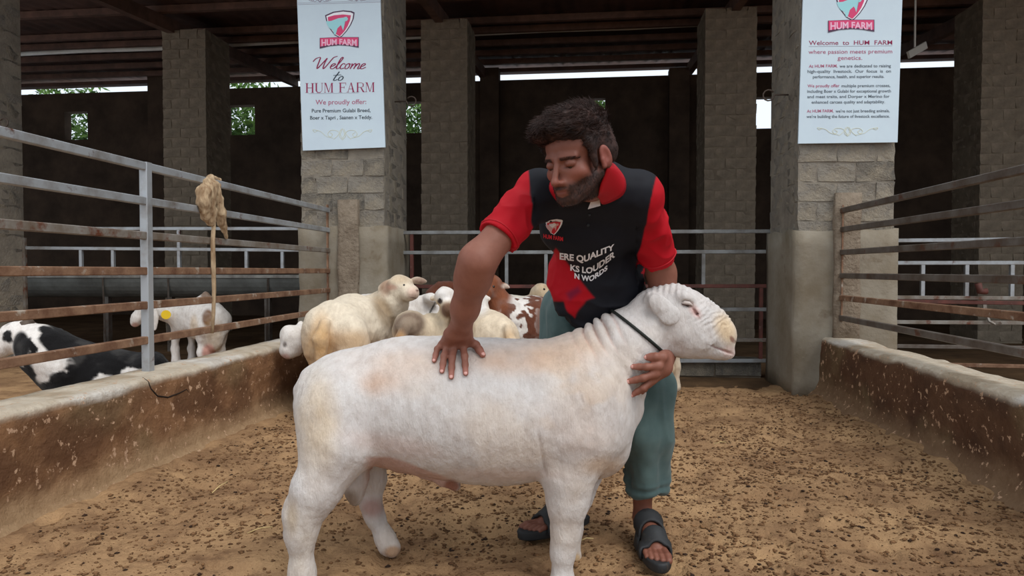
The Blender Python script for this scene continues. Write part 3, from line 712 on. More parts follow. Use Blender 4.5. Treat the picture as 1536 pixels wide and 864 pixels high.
def eyeball(root, p, r, m=None):
    bm = bmesh.new(); bmesh.ops.create_uvsphere(bm, u_segments=12, v_segments=8, radius=r); bmesh.ops.translate(bm, vec=Vector(p), verts=bm.verts)
    me = bpy.data.meshes.new('eye'); bm.to_mesh(me); bm.free(); me.materials.append(m or M['eye']); me.polygons.foreach_set('use_smooth', [True]*len(me.polygons))
    o = bpy.data.objects.new('eye', me); COL.objects.link(o); return under(o, root)

# ------------------------------------------------------------------ the white ram
def make_ram():
    D0 = 2.3
    root = empty('ram', P(680, 890, D0)*1.0, 0, label='big white ram held by the man, muzzle wrinkled, black cord on its neck', cat='ram')
    root.location.z = 0
    b = PB(D0)
    b.ch([(540, 606, 0, 80), (610, 604, 0, 89), (690, 612, 0, 95), (770, 616, 0, 95), (850, 606, 0, 97)], .10)
    b.el(503, 594, 0, 47, .165, 56, 12, k=.08)                   # rump
    b.el(880, 590, 0, 60, .16, 92, 8, k=.08)                     # withers and shoulders
    b.el(905, 640, 0, 38, .13, 66, 0, k=.07)                     # chest front
    b.el(893, 678, 0, 42, .09, 34, -25, k=.05)                   # brisket
    b.el(738, 655, 0, 92, .15, 62, 0, k=.05)                    # belly
    b.ch([(556, 676, .03, 20), (600, 692, .03, 15), (640, 706, .02, 11), (664, 719, .01, 8), (684, 729, 0, 7.5)], .02)   # sheath
    for s in (-1, 1):
        b.el(506, 640, s*.125, 58, .10, 82, 12, k=.06)           # thigh
        b.el(868, 622, s*.115, 62, .085, 92, 14, k=.06)          # shoulder muscle
        b.el(462 if s < 0 else 490, 600, s*.05, 14, .05, 40, 5, k=.04)
    # near hind leg
    b.ch([(510, 670, -.14, 50), (474, 735, -.16, 34), (455, 775, -.165, 24.5), (451, 802, -.165, 19.5), (453, 860, -.165, 16.5), (455, 892, -.165, 19)], .04)
    b.el(438, 770, -.165, 9, .025, 18, -12, k=.03)
    b.ch([(455, 892, -.165, 18), (462, 903, -.17, 19)], .01)
    # far hind leg
    b.ch([(545, 662, .13, 36), (560, 718, .15, 18), (556, 755, .15, 14.5), (562, 775, .15, 12.5), (577, 806, .15, 13), (583, 818, .15, 15)], .03)
    b.el(551, 752, .15, 7, .02, 14, -10, k=.02)
    b.ch([(582, 818, .15, 14), (589, 824, .14, 12)], .01)
    b.el(531, 722, .02, 16.5, .045, 37, -4, k=.015)                 # scrotum
    b.ch([(538, 680, .02, 16), (536, 715, .02, 17)], .03)
    # near front leg
    b.ch([(866, 660, -.11, 56), (853, 715, -.12, 36), (851, 755, -.12, 28), (848, 800, -.12, 18.5), (844, 830, -.12, 15), (843, 868, -.12, 14), (845, 892, -.12, 18)], .04)
    b.ch([(845, 892, -.12, 18), (852, 903, -.13, 19)], .01)
    # far front leg
    b.ch([(880, 690, .10, 34), (869, 745, .11, 18), (859, 795, .11, 12.5), (856, 822, .11, 10.5), (858, 832, .11, 11.5)], .035)
    b.ch([(857, 831, .11, 11), (862, 837, .10, 10)], .01)
    # tail
    b.ch([(490, 552, -.01, 14), (466, 566, -.02, 12), (454, 585, -.035, 11), (451, 608, -.035, 8), (450, 625, -.03, 4)], .02)
    # neck and head
    b.ch([(872, 580, 0, 72), (932, 525, 0, 53), (985, 484, 0, 43)], .05)
    b.el(934, 572, 0, 32, .075, 62, -24, k=.05)
    b.el(997, 586, 0, 26, .4, 50, 18, k=.04, op=-1)
    b.el(1018, 479, 0, 55, .082, 50, 22, k=.03); b.el(985, 456, 0, 36, .062, 24, -14, k=.03); b.el(1008, 446, 0, 22, .06, 18, 0, k=.025)
    b.el(1056, 494, 0, 46, .066, 39, 33, k=.04)
    b.el(1080, 510, 0, 20, .050, 26, 30, k=.025)
    b.el(1078, 526, 0, 23, .045, 13, 12, k=.02)
    b.el(1030, 522, 0, 34, .055, 14, 5, k=.03)
    for s in (-1, 1):
        b.el(1027, 446, s*.064, 15, .022, 9, 25, k=.02)         # brow
        b.el(1031, 456, s*.080, 8, .012, 4.5, 22, k=.008, op=-1)  # eye socket
        b.ch([(1037, 459, s*.075, 1.4), (1043, 468, s*.071, 1.8), (1050, 476, s*.066, 1.6)], .006, -1)
        b.ch([(1092, 504, s*.034, 1.5), (1097, 508, s*.030, 2.8), (1100, 514, s*.024, 2.6)], .004, -1) # nostril
        b.el(1040, 505, s*.060, 26, .018, 16, 25, k=.03)         # cheek
        b.ch([(978, 447, s*.060, 10), (984, 453, s*.085, 8), (992, 464, s*.104, 5)], .022)
        b.el(995, 463, s*.102, 14, .008, 27, -46, k=.012); b.el(1005, 473, s*.106, 15, .008, 15, -46, k=.008)        # drooping ear
    b.ch([(1064, 517, -.062, 1.2), (1080, 524, -.056, 1.7), (1099, 531, -.034, 1.6)], .006, -1)   # mouth
    b.ch([(1064, 517, .062, 1.2), (1080, 524, .056, 1.7), (1099, 531, .034, 1.6)], .006, -1)
    V1, F1 = b.mesh(.0048, hi=np.array([float(P(965, 480, D0)[0]), 9, 9]))
    V2, F2 = b.mesh(.003, lo=np.array([float(P(965, 480, D0)[0])-.004, -9, -9]))
    V, F = merge([(V1, F1), (V2, F2)])
    N = vnormals(V, F); pp = proj(V)
    nz = fbm(V, 9, 3, 2)-.5
    d = nz*.007
    # folds of loose skin over the withers and down the neck
    x, y = pp[:, 0], pp[:, 1]
    t = (x-868)*.93-(y-500)*.42
    wob = 6*(vnoise(V, 12, 4)-.5)
    msk = sstep(75, 5, y-(497-.45*(x-868)))*sstep(0, .3, N[:, 2]+.45)
    tw = t+wob*1.2; fold = 0
    for tc_, dp_, w_ in ((-11, .003, 2.6), (8, .008, 2.2), (25, .010, 2.1), (41, .010, 2.3), (59, .006, 3.0)):
        fold = fold-dp_*np.exp(-((tw-tc_)/w_)**2)
    for tc_, dp_, w_ in ((-2, .003, 5), (16.5, .006, 5), (33, .007, 5), (49.5, .006, 5.5)): fold = fold+dp_*np.exp(-((tw-tc_)/w_)**2)
    d += fold*msk
    t2 = (x-900)*.80-(y-560)*.55
    msk2 = sstep(0, 20, t2)*sstep(85, 60, t2)*sstep(520, 545, y+0*x)*sstep(640, 590, y)
    d += .0022*np.cos((t2+wob*1.5)*2*math.pi/19.0)*msk2
    # wrinkles across the nose bridge
    ax = (x-1030)*.80+(y-450)*.60; per = -(x-1030)*.60+(y-450)*.80
    m3 = sstep(12, 22, ax)*sstep(78, 66, ax)*sstep(26, 8, per)
    wn = 10*(vnoise(V, 28, 6)-.5)+5*(vnoise(V, 70, 7)-.5)
    d += .0017*np.cos((ax+wn+per*.25)*2*math.pi/8.0)*m3*(.3+1.2*vnoise(V, 35, 9))
    m4 = patch(pp, 1003, 432, 34, 12, .5, 0); d += .002*np.cos((x+wob)*2*math.pi/9)*m4
    gx = x-(808+(y-650)*.16); d -= .007*np.exp(-(gx/2.6)**2)*sstep(640, 665, y)*sstep(722, 705, y)*(V[:, 1] < 2.25)
    gx2 = x-(866+(y-585)*.35+4*wob/6); d -= .003*np.exp(-(gx2/1.5)**2)*sstep(578, 586, y)*sstep(612, 600, y)
    d += (fbm(V*np.array([1, 1, .45]), 75, 2, 19)-.5)*.0035
    V = V+N*d[:, None]
    c = np.tile(np.array(lin(210, 205, 202)), (len(V), 1))
    n1 = fbm(V, 4, 4, 7); n2 = fbm(V, 13, 3, 9); n3 = fbm(V*np.array([1, 1, .6]), 30, 2, 12)
    warm = lambda w, col: mixc(c, lin(*col), np.clip(w, 0, 1))
    c = warm(sstep(.5, .72, n1)*.35, (226, 205, 182))
    c = warm(sstep(.45, .7, n3)*.30, (200, 190, 184)); c = warm(sstep(.55, .7, fbm(V, 7, 4, 17))*.3, (206, 200, 198))
    c = warm(patch(pp, 475, 640, 28, 70, .7)*(.25+.6*n2), (214, 188, 148))
    c = warm(patch(pp, 572, 575, 26, 16, .9)*.55*(.4+n2), (198, 150, 112))
    c = warm(patch(pp, 600, 545, 70, 22, .9)*.35*(.4+n2), (214, 176, 148))
    c = warm(patch(pp, 770, 540, 55, 20, .9)*.62*(.3+n2), (204, 158, 118))
    c = warm(patch(pp, 850, 525, 50, 26, .9)*.45*(.4+n2), (216, 174, 138))
    c = warm(patch(pp, 870, 655, 45, 50, .9)*.5*(.3+n2), (186, 164, 152))
    c = warm(patch(pp, 862, 600, 60, 50, .9)*.35*sstep(.5, .65, n2), (206, 172, 134))
    c = warm(patch(pp, 905, 700, 30, 12, .8)*.5, (210, 176, 138))
    pk = sstep(-2, 4, y-(684+np.maximum(0, x-585)*.37))*(x > 520)*(x < 700)*sstep(690, 660, x)*(y < 745)*(V[:, 1] > 2.1)*(V[:, 1] < 2.385)
    c = warm(pk*.75*sstep(540, 560, x), (186, 142, 124)); c = warm(patch(pp, 750, 712, 90, 9, .6)*.35, (206, 176, 160)); c = warm(patch(pp, 590, 668, 60, 14, .8, 10)*.25, (206, 160, 140))
    c = warm(patch(pp, 678, 729, 12, 9, .4, 10)*.9, (146, 92, 68))
    c = warm(patch(pp, 560, 660, 14, 10, .9)*.0, (190, 150, 128))
    c = warm(patch(pp, 526, 750, 13, 14, .5)*.8, (140, 122, 104))
    c = warm(patch(pp, 558, 762, 18, 14, .6)*.7*sstep(2.36, 2.4, V[:, 1]), (170, 126, 116))
    c = warm(patch(pp, 590, 828, 14, 9, .4)*.9, (176, 140, 108))
    c = warm(patch(pp, 454, 905, 26, 12, .4)*.9, (130, 106, 84)); c = warm(patch(pp, 848, 905, 26, 12, .4)*.9, (130, 106, 84))
    c = warm(patch(pp, 860, 838, 12, 9, .4)*.9*(V[:, 1] > 2.33), (190, 158, 116))
    c = warm(patch(pp, 455, 830, 26, 60, .9)*.5*n2, (206, 186, 150)); c = warm(patch(pp, 848, 800, 26, 40, .9)*.5*n2, (214, 190, 160))
    c = warm(patch(pp, 437, 775, 9, 26, .8)*.55, (190, 166, 130))
    c = warm(patch(pp, 1090, 494, 15, 24, .6, -25)*.6, (218, 182, 122))
    c = warm(patch(pp, 1098, 509, 3, 5.5, .5, -30)*.85, (130, 84, 68))
    c = warm(patch(pp, 1042, 466, 12, 6, .7, 52)*.6, (206, 158, 150))
    c = warm(patch(pp, 1082, 524.5, 19, 1.6, .5, 21)*.8, (130, 92, 88))
    c = warm(patch(pp, 1094, 528, 10, 8, .7)*.45, (214, 168, 156))
    c = warm(np.clip(-fold*90, 0, 1)*msk*.6, (206, 158, 138))
    c = warm(patch(pp, 1044, 469, 2.0, 9, .5, -37)*.75, (150, 104, 98))
    nr = V[:, 1] < 2.3
    o = mesh('body', V, F, M['coat'], smooth=True, col=c); under(o, root)
    for s in (-1, 1): eyeball(root, P(1031, 456.5, D0+s*.0665), .0085)
    for sg in (-1, 1):
        lid = MB().tube([P(1022, 455, D0+sg*.0735), P(1027, 453.5, D0+sg*.0765), P(1033, 454.5, D0+sg*.0765), P(1039, 458.5, D0+sg*.0725)], [.002, .0068, .0068, .002], 8)
        under(lid.build('eyelid', M['lid'], smooth=True), root)
        lash = MB().tube([P(1022, 455.5, D0+sg*.076), P(1027, 457.2, D0+sg*.0795), P(1033, 458, D0+sg*.079), P(1038, 459.5, D0+sg*.075)], [.0006, .0013, .0013, .0006], 5)
        under(lash.build('eyelash', M['lash'], smooth=True), root)
    # cord round the neck
    bv = BVHTree.FromPolygons([Vector(v) for v in V], [tuple(f) for f in F])
    pts = []
    A, Bq = P(922, 470, D0), P(994, 530, D0); ctr = (A+Bq)/2; ax1 = (Bq-A).normalized(); nrm = Vector((0, 1, 0))
    for i in range(40):
        a = 2*math.pi*i/40; dr = (ax1*math.cos(a)+nrm*math.sin(a)).normalized()
        h = bv.ray_cast(ctr+dr*.6, -dr)
        if h[0]: pts.append(h[0]+dr*.004)
    pts.append(pts[0]); pts.append(pts[1])
    under(MB().tube(pts, .0052, 8, caps=False).build('neck_cord', M['cord'], smooth=True, label='thin black cord tied around the neck'), root)
    return root, bv
RAM, RAM_BVH = make_ram()

# ------------------------------------------------------------------ the herd
CREAM, WHITE, TAN, BROWN, GREY, BLACK, PINK = lin(226, 208, 180), lin(232, 226, 220), lin(190, 144, 88), lin(112, 66, 46), lin(130, 108, 92), lin(22, 21, 22), lin(206, 150, 136)
def animal(name, label, cat, d0, build, colf, res=.009, eyes=(), group=None, foot=None):
    b = PB(d0); build(b)
    lo, hi = b.bounds(0)
    root = empty(name, ((lo[0]+hi[0])/2, (lo[1]+hi[1])/2, 0), 0, label=label, cat=cat, group=group)
    V, F = b.mesh(res); V = V+vnormals(V, F)*((fbm(V, 14, 3, 3)-.5)*.018+(fbm(V, 5, 2, 13)-.5)*.025)[:, None]
    c = colf(V, proj(V)); c = mixc(c, (c.mean(0)*.8), sstep(.5, .75, fbm(V, 11, 3, 6))*.25)
    o = mesh('body', V, F, M['coat'], smooth=True, col=c); under(o, root)
    for e in eyes: eyeball(root, P(e[0], e[1], d0+e[2]), e[3])
    return root
def legs(b, spots, top, r=8, foot_dd=None):
    """straight legs down to the ground: (px at ground level, depth offset)"""
    for (px, dd, ptop) in spots:
        w0 = b.w(px, 400, dd); x = w0[0]; y = w0[1]; t = b.w(ptop, top, dd)
        k = b.m(r, dd)
        b.chain([t, (x, y, .38), (x+.01, y, .2), (x, y, .06), (x, y-.01, .025)], [k*1.7, k*1.1, k*.75, k*.7, k*.85], .04)
def base(col): return lambda V: np.tile(np.array(col), (len(V), 1))

# a: cream sheep, tan rump to the camera, looking back over the herd
def f(b):
    b.ch([(505, 500, -.1, 50), (530, 492, .15, 46), (560, 485, .45, 38)], .1)
    b.el(478, 512, -.2, 24, .12, 45, 0, k=.06); b.el(530, 520, -.25, 26, .12, 45, 0, k=.06)
    b.ch([(487, 485, -.34, 9), (481, 510, -.38, 10), (480, 548, -.38, 7)], .03)
    b.ch([(560, 480, .4, 34), (585, 458, .35, 25), (597, 438, .3, 19)], .06)
    b.el(600, 430, .28, 20, .1, 18, 10, k=.03); b.el(615, 439, .22, 13, .07, 12, 25, k=.03)
    b.el(577, 428, .3, 6, .03, 13, 50, k=.015); b.el(629, 421, .3, 12, .025, 5, 5, k=.015)
    legs(b, [(480, -.25, 480), (530, -.2, 530), (545, .4, 545), (580, .35, 570)], 530, 12)
def cf(V, pp):
    n = fbm(V, 9, 3, 2); c = base(lin(232, 218, 196))(V)
    c = mixc(c, TAN, patch(pp, 475, 535, 30, 40, .6)*(.5+.5*n)); c = mixc(c, TAN, patch(pp, 525, 512, 34, 16, .7)*.6)
    c = mixc(c, lin(206, 160, 100), patch(pp, 482, 500, 14, 28, .6)*.6)
    c = mixc(c, lin(150, 126, 96), patch(pp, 578, 470, 12, 34, .5, -28)*.85)
    c = mixc(c, lin(150, 112, 88), patch(pp, 578, 430, 9, 13, .5)*.8); c = mixc(c, lin(120, 84, 70), patch(pp, 630, 421, 12, 6, .5)*.85)
    c = mixc(c, lin(216, 178, 162), patch(pp, 620, 440, 9, 9, .7)*.7); c = mixc(c, lin(110, 70, 62), patch(pp, 626, 436, 2.2, 1.6, .5)); c = mixc(c, lin(130, 90, 78), patch(pp, 621, 447, 7, 1.1, .5, 12)*.8); c = mixc(c, lin(206, 180, 146), patch(pp, 600, 419, 16, 7, .7)*.7); c = mixc(c, lin(196, 150, 130), patch(pp, 588, 431, 8, 4, .5)*.7)
    return c
animal('sheep', 'cream sheep with tan rump, ears out, looking over the herd beside the pillar', 'sheep', 4.8, f, cf, eyes=[(606, 428, .195, .010)])
# b: white head lowered behind the parapet
def f(b):
    b.ch([(502, 528, .66, 38), (548, 526, .78, 36)], .08); b.ch([(492, 518, .6, 26), (466, 506, .25, 20), (452, 503, .06, 18)], .05)
    b.el(441, 510, 0, 18, .08, 24, -25, k=.03); b.el(432, 526, -.02, 13, .06, 14, -20, k=.03); b.el(449, 492, .1, 6, .02, 12, 20, k=.01)
    legs(b, [(490, .6, 490), (505, .75, 505), (550, .68, 550), (560, .85, 560)], 540, 10)
def cf(V, pp):
    c = base(WHITE)(V); c = mixc(c, PINK, patch(pp, 428, 536, 7, 5, .5)*.6); return mixc(c, lin(90, 78, 72), patch(pp, 427, 517, 3, 4, .5)*.8)
animal('sheep', 'white sheep with only its lowered head showing at the corner of the parapet', 'sheep', 4.78, f, cf, eyes=[(434, 503, -.07, .012)])
# c: white back behind the cream sheep
def f(b):
    b.el(560, 478, 0, 52, .2, 39, 3); b.el(600, 480, .1, 22, .15, 24, 0); legs(b, [(525, -.1, 530), (540, .12, 540), (600, -.1, 590), (595, .1, 590)], 490, 9)
    b.ch([(600, 480, .1, 20), (625, 500, .05, 13), (640, 515, 0, 10)], .04)
animal('sheep', 'white sheep of which just the back rises behind the cream sheep', 'sheep', 5.98, f, lambda V, pp: base(WHITE)(V), res=.012)
# d: white goat behind the speckled goat
def f(b):
    b.el(645, 488, .1, 46, .2, 32, 0); b.ch([(622, 480, 0, 22), (628, 462, 0, 15), (640, 452, 0, 12)], .05)
    b.el(612, 472, 0, 16, .15, 16, 0); legs(b, [(610, 0, 615), (622, .2, 622), (690, 0, 680), (685, .2, 680)], 500, 8)
    b.el(648, 449, -.05, 13, .07, 9, 20, k=.02)
animal('goat', 'white goat with a thin dark strap, standing behind the one with the grey rump', 'goat', 5.42, f, lambda V, pp: mixc(base(WHITE)(V), lin(40, 36, 34), patch(pp, 648, 463, 12, 1.3, .5, -62)))
# e: cream goat with grey-brown rump, white faced head
def f(b):
    b.ch([(615, 500, -.1, 27), (650, 502, .05, 28), (685, 500, .15, 26)], .07)
    b.el(613, 488, -.15, 24, .14, 22, -30, k=.05); b.ch([(608, 490, -.28, 8), (601, 508, -.32, 7), (600, 522, -.32, 5)], .02)
    b.ch([(682, 492, .1, 22), (678, 470, .02, 17), (672, 452, -.02, 14)], .05)
    b.el(668, 445, -.05, 17, .08, 16, -10, k=.03); b.el(672, 462, -.12, 11, .07, 14, -10, k=.03)
    b.el(652, 446, -.02, 8, .02, 5, -25, k=.01); b.el(688, 448, -.02, 9, .02, 5, 30, k=.01)
    legs(b, [(605, -.15, 608), (625, .0, 625), (690, .1, 690), (675, .25, 675)], 515, 9)
def cf(V, pp):
    c = base(CREAM)(V); c = mixc(c, lin(128, 108, 92), patch(pp, 613, 487, 25, 20, .25, -20)); c = mixc(c, lin(170, 132, 92), patch(pp, 600, 512, 10, 16, .5))
    c = mixc(c, lin(120, 92, 64), patch(pp, 678, 480, 5, 16, .4, 20)*.9); c = mixc(c, WHITE, patch(pp, 668, 440, 20, 12, .4)); c = mixc(c, lin(104, 68, 50), patch(pp, 672, 465, 11, 12, .3)*.9)
    return mixc(c, lin(60, 46, 40), patch(pp, 660, 452, 4, 4, .4))
animal('goat', 'cream goat with a grey brown rump and white forehead, behind the ram back', 'goat', 4.75, f, cf, eyes=[(660, 449, -.118, .009), (677, 450, -.118, .009)])
# f: cream sheep right of the man's arm
def f(b):
    b.ch([(742, 505, -.1, 36), (728, 500, .15, 34), (715, 492, .4, 28)], .08); b.el(755, 512, -.2, 24, .12, 36, 0, k=.05)
    b.ch([(762, 492, -.3, 8), (767, 512, -.34, 8), (768, 532, -.34, 5)], .02)
    b.ch([(715, 485, .35, 24), (716, 462, .3, 17)], .05); b.el(717, 450, .28, 14, .08, 15, 0, k=.03); b.el(713, 462, .2, 10, .06, 11, 0, k=.03)
    b.el(729, 447, .28, 8, .02, 4.5, 15, k=.01); b.el(703, 447, .28, 8, .02, 4.5, -15, k=.01)
    legs(b, [(760, -.2, 755), (735, -.15, 735), (705, .35, 710), (725, .4, 722)], 520, 9)
def cf(V, pp):
    c = base(lin(230, 212, 186))(V); c = mixc(c, TAN, patch(pp, 764, 520, 12, 26, .5)*.6); c = mixc(c, WHITE, patch(pp, 718, 450, 18, 22, .4)); return mixc(c, lin(110, 88, 74), patch(pp, 713, 452, 4, 3, .4))
animal('sheep', 'cream sheep seen from behind, white headed, between the man arm and the spotted goat', 'sheep', 4.85, f, cf)
# g: brown headed spotted goat
def f(b):
    b.ch([(765, 488, 0, 38), (800, 488, .1, 40), (840, 492, .2, 38)], .09)
    b.ch([(768, 478, 0, 30), (748, 455, -.02, 19), (738, 437, -.04, 15)], .06)
    b.el(736, 427, -.05, 17, .08, 15, 15, k=.03); b.el(728, 441, -.14, 11, .07, 14, 15, k=.03)
    b.el(724, 425, .02, 5, .025, 12, 25, k=.01); b.el(754, 428, -.02, 13, .02, 4, 18, k=.01)
    legs(b, [(760, -.12, 765), (775, .12, 775), (845, .1, 840), (855, .3, 845)], 505, 9)
def cf(V, pp):
    c = base(WHITE)(V); n = fbm(V*np.array([1, 1, .7]), 19, 2, 36); n2 = fbm(V, 8, 2, 38)
    c = mixc(c, lin(104, 62, 46), sstep(.50, .525, n*.75+n2*.25)); c = mixc(c, lin(104, 62, 46), patch(pp, 820, 490, 22, 60, .4)*.9); c = mixc(c, lin(128, 76, 52), patch(pp, 738, 440, 30, 34, .25)); c = mixc(c, lin(104, 62, 46), patch(pp, 805, 526, 30, 14, .4)*.9)
    return mixc(c, lin(200, 180, 165), patch(pp, 760, 429, 8, 4, .4))
animal('goat', 'brown headed goat with a brown and white spotted body beside the man', 'goat', 5.4, f, cf, eyes=[(727, 431, -.13, .012), (740, 430, -.13, .012)])
# h: dark brown goat behind the man's forearm
def f(b):
    b.el(690, 480, .1, 44, .2, 30, 0); b.ch([(668, 470, 0, 20), (656, 448, 0, 17), (664, 436, 0, 14)], .05); b.el(676, 432, -.03, 15, .08, 10, 12, k=.03)
    b.el(655, 432, 0, 4, .02, 11, 20, k=.01); legs(b, [(665, 0, 665), (675, .2, 675), (730, 0, 722), (725, .2, 722)], 490, 8)
animal('goat', 'dark brown goat mostly hidden behind the man forearm', 'goat', 5.85, f, lambda V, pp: base(lin(96, 54, 38))(V))
# i: cream goat head and white back beyond the spotted goat
def f(b):
    b.ch([(760, 472, .1, 30), (800, 472, .1, 28)], .08); b.ch([(800, 462, .05, 20), (808, 446, 0, 13)], .05); b.el(812, 437, 0, 13, .08, 12, 20, k=.03); b.el(822, 445, -.03, 10, .06, 9, 30, k=.03)
    b.el(800, 436, 0, 4, .02, 9, 30, k=.01); legs(b, [(745, 0, 750), (755, .2, 755), (805, 0, 800), (815, .2, 805)], 485, 8)
def cf(V, pp): return mixc(base(lin(226, 218, 204))(V), lin(196, 166, 126), patch(pp, 812, 440, 22, 18, .4)*.8)
animal('goat', 'pale goat with a fawn head seen beyond the spotted goat', 'goat', 6.1, f, cf, eyes=[(816, 434, -.07, .012)])
# j: white goat behind the man, front legs showing under the ram's jaw
def f(b):
    b.ch([(905, 495, 0, 30), (950, 492, 0, 32), (985, 490, 0, 29)], .08); b.ch([(990, 482, 0, 20), (1008, 465, 0, 14), (1015, 455, 0, 11)], .05); b.el(1026, 460, 0, 17, .08, 11, 25, k=.03)
    legs(b, [(1002, -.1, 993), (1013, .1, 996), (905, -.1, 905), (895, .1, 900)], 505, 9)
animal('goat', 'white goat whose front legs show below the ram jaw', 'goat', 5.7, f, lambda V, pp: mixc(base(lin(222, 206, 184))(V), TAN, patch(pp, 1005, 560, 12, 20, .6)*.4))
# k: black and white goat behind the left parapet
def f(b):
    b.ch([(95, 552, 0, 38), (150, 568, .05, 42), (215, 568, .1, 38)], .1); b.el(222, 560, .1, 26, .14, 32, 20, k=.05)
    b.ch([(100, 548, -.02, 42), (66, 525, -.05, 34), (40, 505, -.05, 22)], .07)
    b.el(28, 505, -.05, 26, .09, 22, 20, k=.03); b.el(5, 522, -.07, 22, .07, 15, -25, k=.04); b.el(-12, 532, -.07, 11, .05, 10, -20, k=.03)
    b.el(32, 519, -.16, 11, .018, 21, 12, k=.012); b.el(88, 497, .1, 5, .03, 5, 0, k=.01)
    legs(b, [(88, -.1, 100), (105, .15, 110), (212, 0, 215), (230, .25, 225)], 585, 12)
def cf(V, pp):
    n = fbm(V, 14, 3, 3); dx = (n-.5)*26; q = pp+np.stack([dx, dx], 1)
    c = base(BLACK)(V)
    c = mixc(c, WHITE, patch(q, 20, 512, 42, 34, .15)); c = mixc(c, WHITE, patch(q, 62, 520, 22, 48, .15, -12)); c = mixc(c, WHITE, patch(q, 84, 548, 26, 12, .15, -10))
    c = mixc(c, WHITE, patch(q, 62, 560, 11, 14, .2)); c = mixc(c, WHITE, patch(q, 158, 572, 16, 12, .2)); c = mixc(c, WHITE, patch(q, 200, 560, 18, 10, .2)); c = mixc(c, WHITE, patch(q, 180, 584, 50, 10, .2))
    c = mixc(c, BLACK, patch(q, 10, 503, 9, 10, .2)); c = mixc(c, BLACK, patch(pp, 32, 520, 13, 23, .15)*sstep(-.1, -.13, V[:, 1]-4.4)); c = mixc(c, BLACK, patch(q, 82, 512, 18, 22, .15, -35)); c = mixc(c, BLACK, patch(q, 50, 525, 6, 14, .2))
    return c
kg = animal('goat', 'black and white goat with dark drooping ear behind the stained parapet', 'goat', 4.4, f, cf, eyes=[(8, 505, -.13, .013)])
under(MB().tube([P(34, 496, 4.33), P(38, 487, 4.33), P(46, 484, 4.35), P(53, 488, 4.38)], [.035, .034, .028, .012], 8).build('horn', M['horn'], smooth=True), kg)
# l: white goat with yellow ear tag behind the left fence
def f(b):
    b.ch([(283, 478, .1, 26), (305, 478, 0, 29), (318, 484, -.1, 27)], .08); b.el(320, 495, -.15, 18, .1, 32, 0, k=.05)
    b.ch([(275, 474, .1, 22), (250, 470, .05, 13), (230, 463, 0, 12)], .05); b.el(220, 464, 0, 15, .08, 13, -30, k=.03); b.el(206, 478, -.02, 9, .06, 13, 30, k=.03)
    b.el(232, 478, -.1, 6, .02, 19, 0, k=.01); b.el(312, 528, -.1, 11, .1, 16, 0, k=.03); b.ch([(303, 450, .0, 8), (308, 442, 0, 4), (317, 450, 0, 4)], .02)
    for (px, dd, pt, yt) in [(262, .1, 268, 495), (286, .2, 284, 495), (301, -.18, 303, 500), (331, -.05, 328, 500)]:
        w0 = b.w(px, 400, dd); k = b.m(7, dd); b.chain([b.w(pt, yt, dd), (w0[0], w0[1], .3), (w0[0], w0[1], .15), (w0[0], w0[1], .02)], [k*1.7, k*.9, k*.75, k*.9], .04)
def cf(V, pp):
    c = base(WHITE)(V); c = mixc(c, lin(120, 84, 60), patch(pp, 312, 477, 9, 13, .3)); c = mixc(c, lin(200, 168, 120), patch(pp, 320, 505, 14, 24, .7)*.5); c = mixc(c, PINK, patch(pp, 313, 530, 10, 14, .3)*.9)
    c = mixc(c, PINK, patch(pp, 203, 490, 7, 6, .4)*.7); c = mixc(c, lin(130, 100, 76), patch(pp, 310, 443, 9, 7, .3)); c = mixc(c, lin(206, 170, 120), patch(pp, 291, 490, 6, 16, .5)*.5)
    return mixc(c, lin(150, 108, 78), patch(pp, 215, 455, 8, 3, .4)*.7)
lg = animal('goat', 'white goat with a yellow tag standing by the trough, brown patch on its rump', 'goat', 7.4, f, cf, eyes=[(213, 464, -.07, .012)])
under(MB().tube([P(249, 472, 7.28), P(249, 472, 7.265)], [.048, .048], 12).build('ear_tag', M['tagyellow']), lg)
# ================================================================== the man
M['skin'] = mat('skin', (1, 1, 1), vcol=True, c2=(0.86, 0.80, 0.78), scale=25, detail=4, lo=0.4, hi=0.7, rough=0.55, spec=0.35, bump=0.12, bscale=160, rel=0.4)
M['shirt'] = mat('sports_shirt', (1, 1, 1), vcol=True, rough=0.7, spec=0.2, bump=0.06, bscale=300, rel=0.3)
M['trouser'] = mat('teal_cotton', lin(88, 108, 106), lin(72, 92, 92), scale=7, rough=0.9, spec=0.15, bump=0.12, bscale=220, rel=0.4, sheen=0.15)
M['hair'] = mat('dark_brown_hair', lin(62, 43, 38), lin(34, 25, 23), scale=30, rough=0.6, spec=0.2)
M['sandal'] = mat('black_foam', lin(52, 54, 56), lin(40, 41, 43), scale=12, rough=0.65, spec=0.35, bump=0.1, bscale=90, c3=lin(96, 84, 68), s3=14, lo3=0.66, hi3=0.8)
M['nail'] = mat('fingernail', lin(214, 160, 150), rough=0.35, spec=0.4)
M['white_print'] = mat('white_print', lin(226, 226, 230), rough=0.6)
M['red_print'] = mat('red_print', lin(200, 28, 44), rough=0.6)
M['pink_print'] = mat('pink_print', lin(206, 160, 156), rough=0.6)
M['red_cloth'] = mat('red_cloth', lin(172, 8, 26), rough=0.6, spec=0.3, bump=0.08, bscale=300, rel=0.3)
MAN = empty('person', PG(915, 806), 0, label='bearded man in black and red shirt bending over the white ram', cat='person')
SK = lin(136, 88, 72)
def n_(v): return Vector(v).normalized()
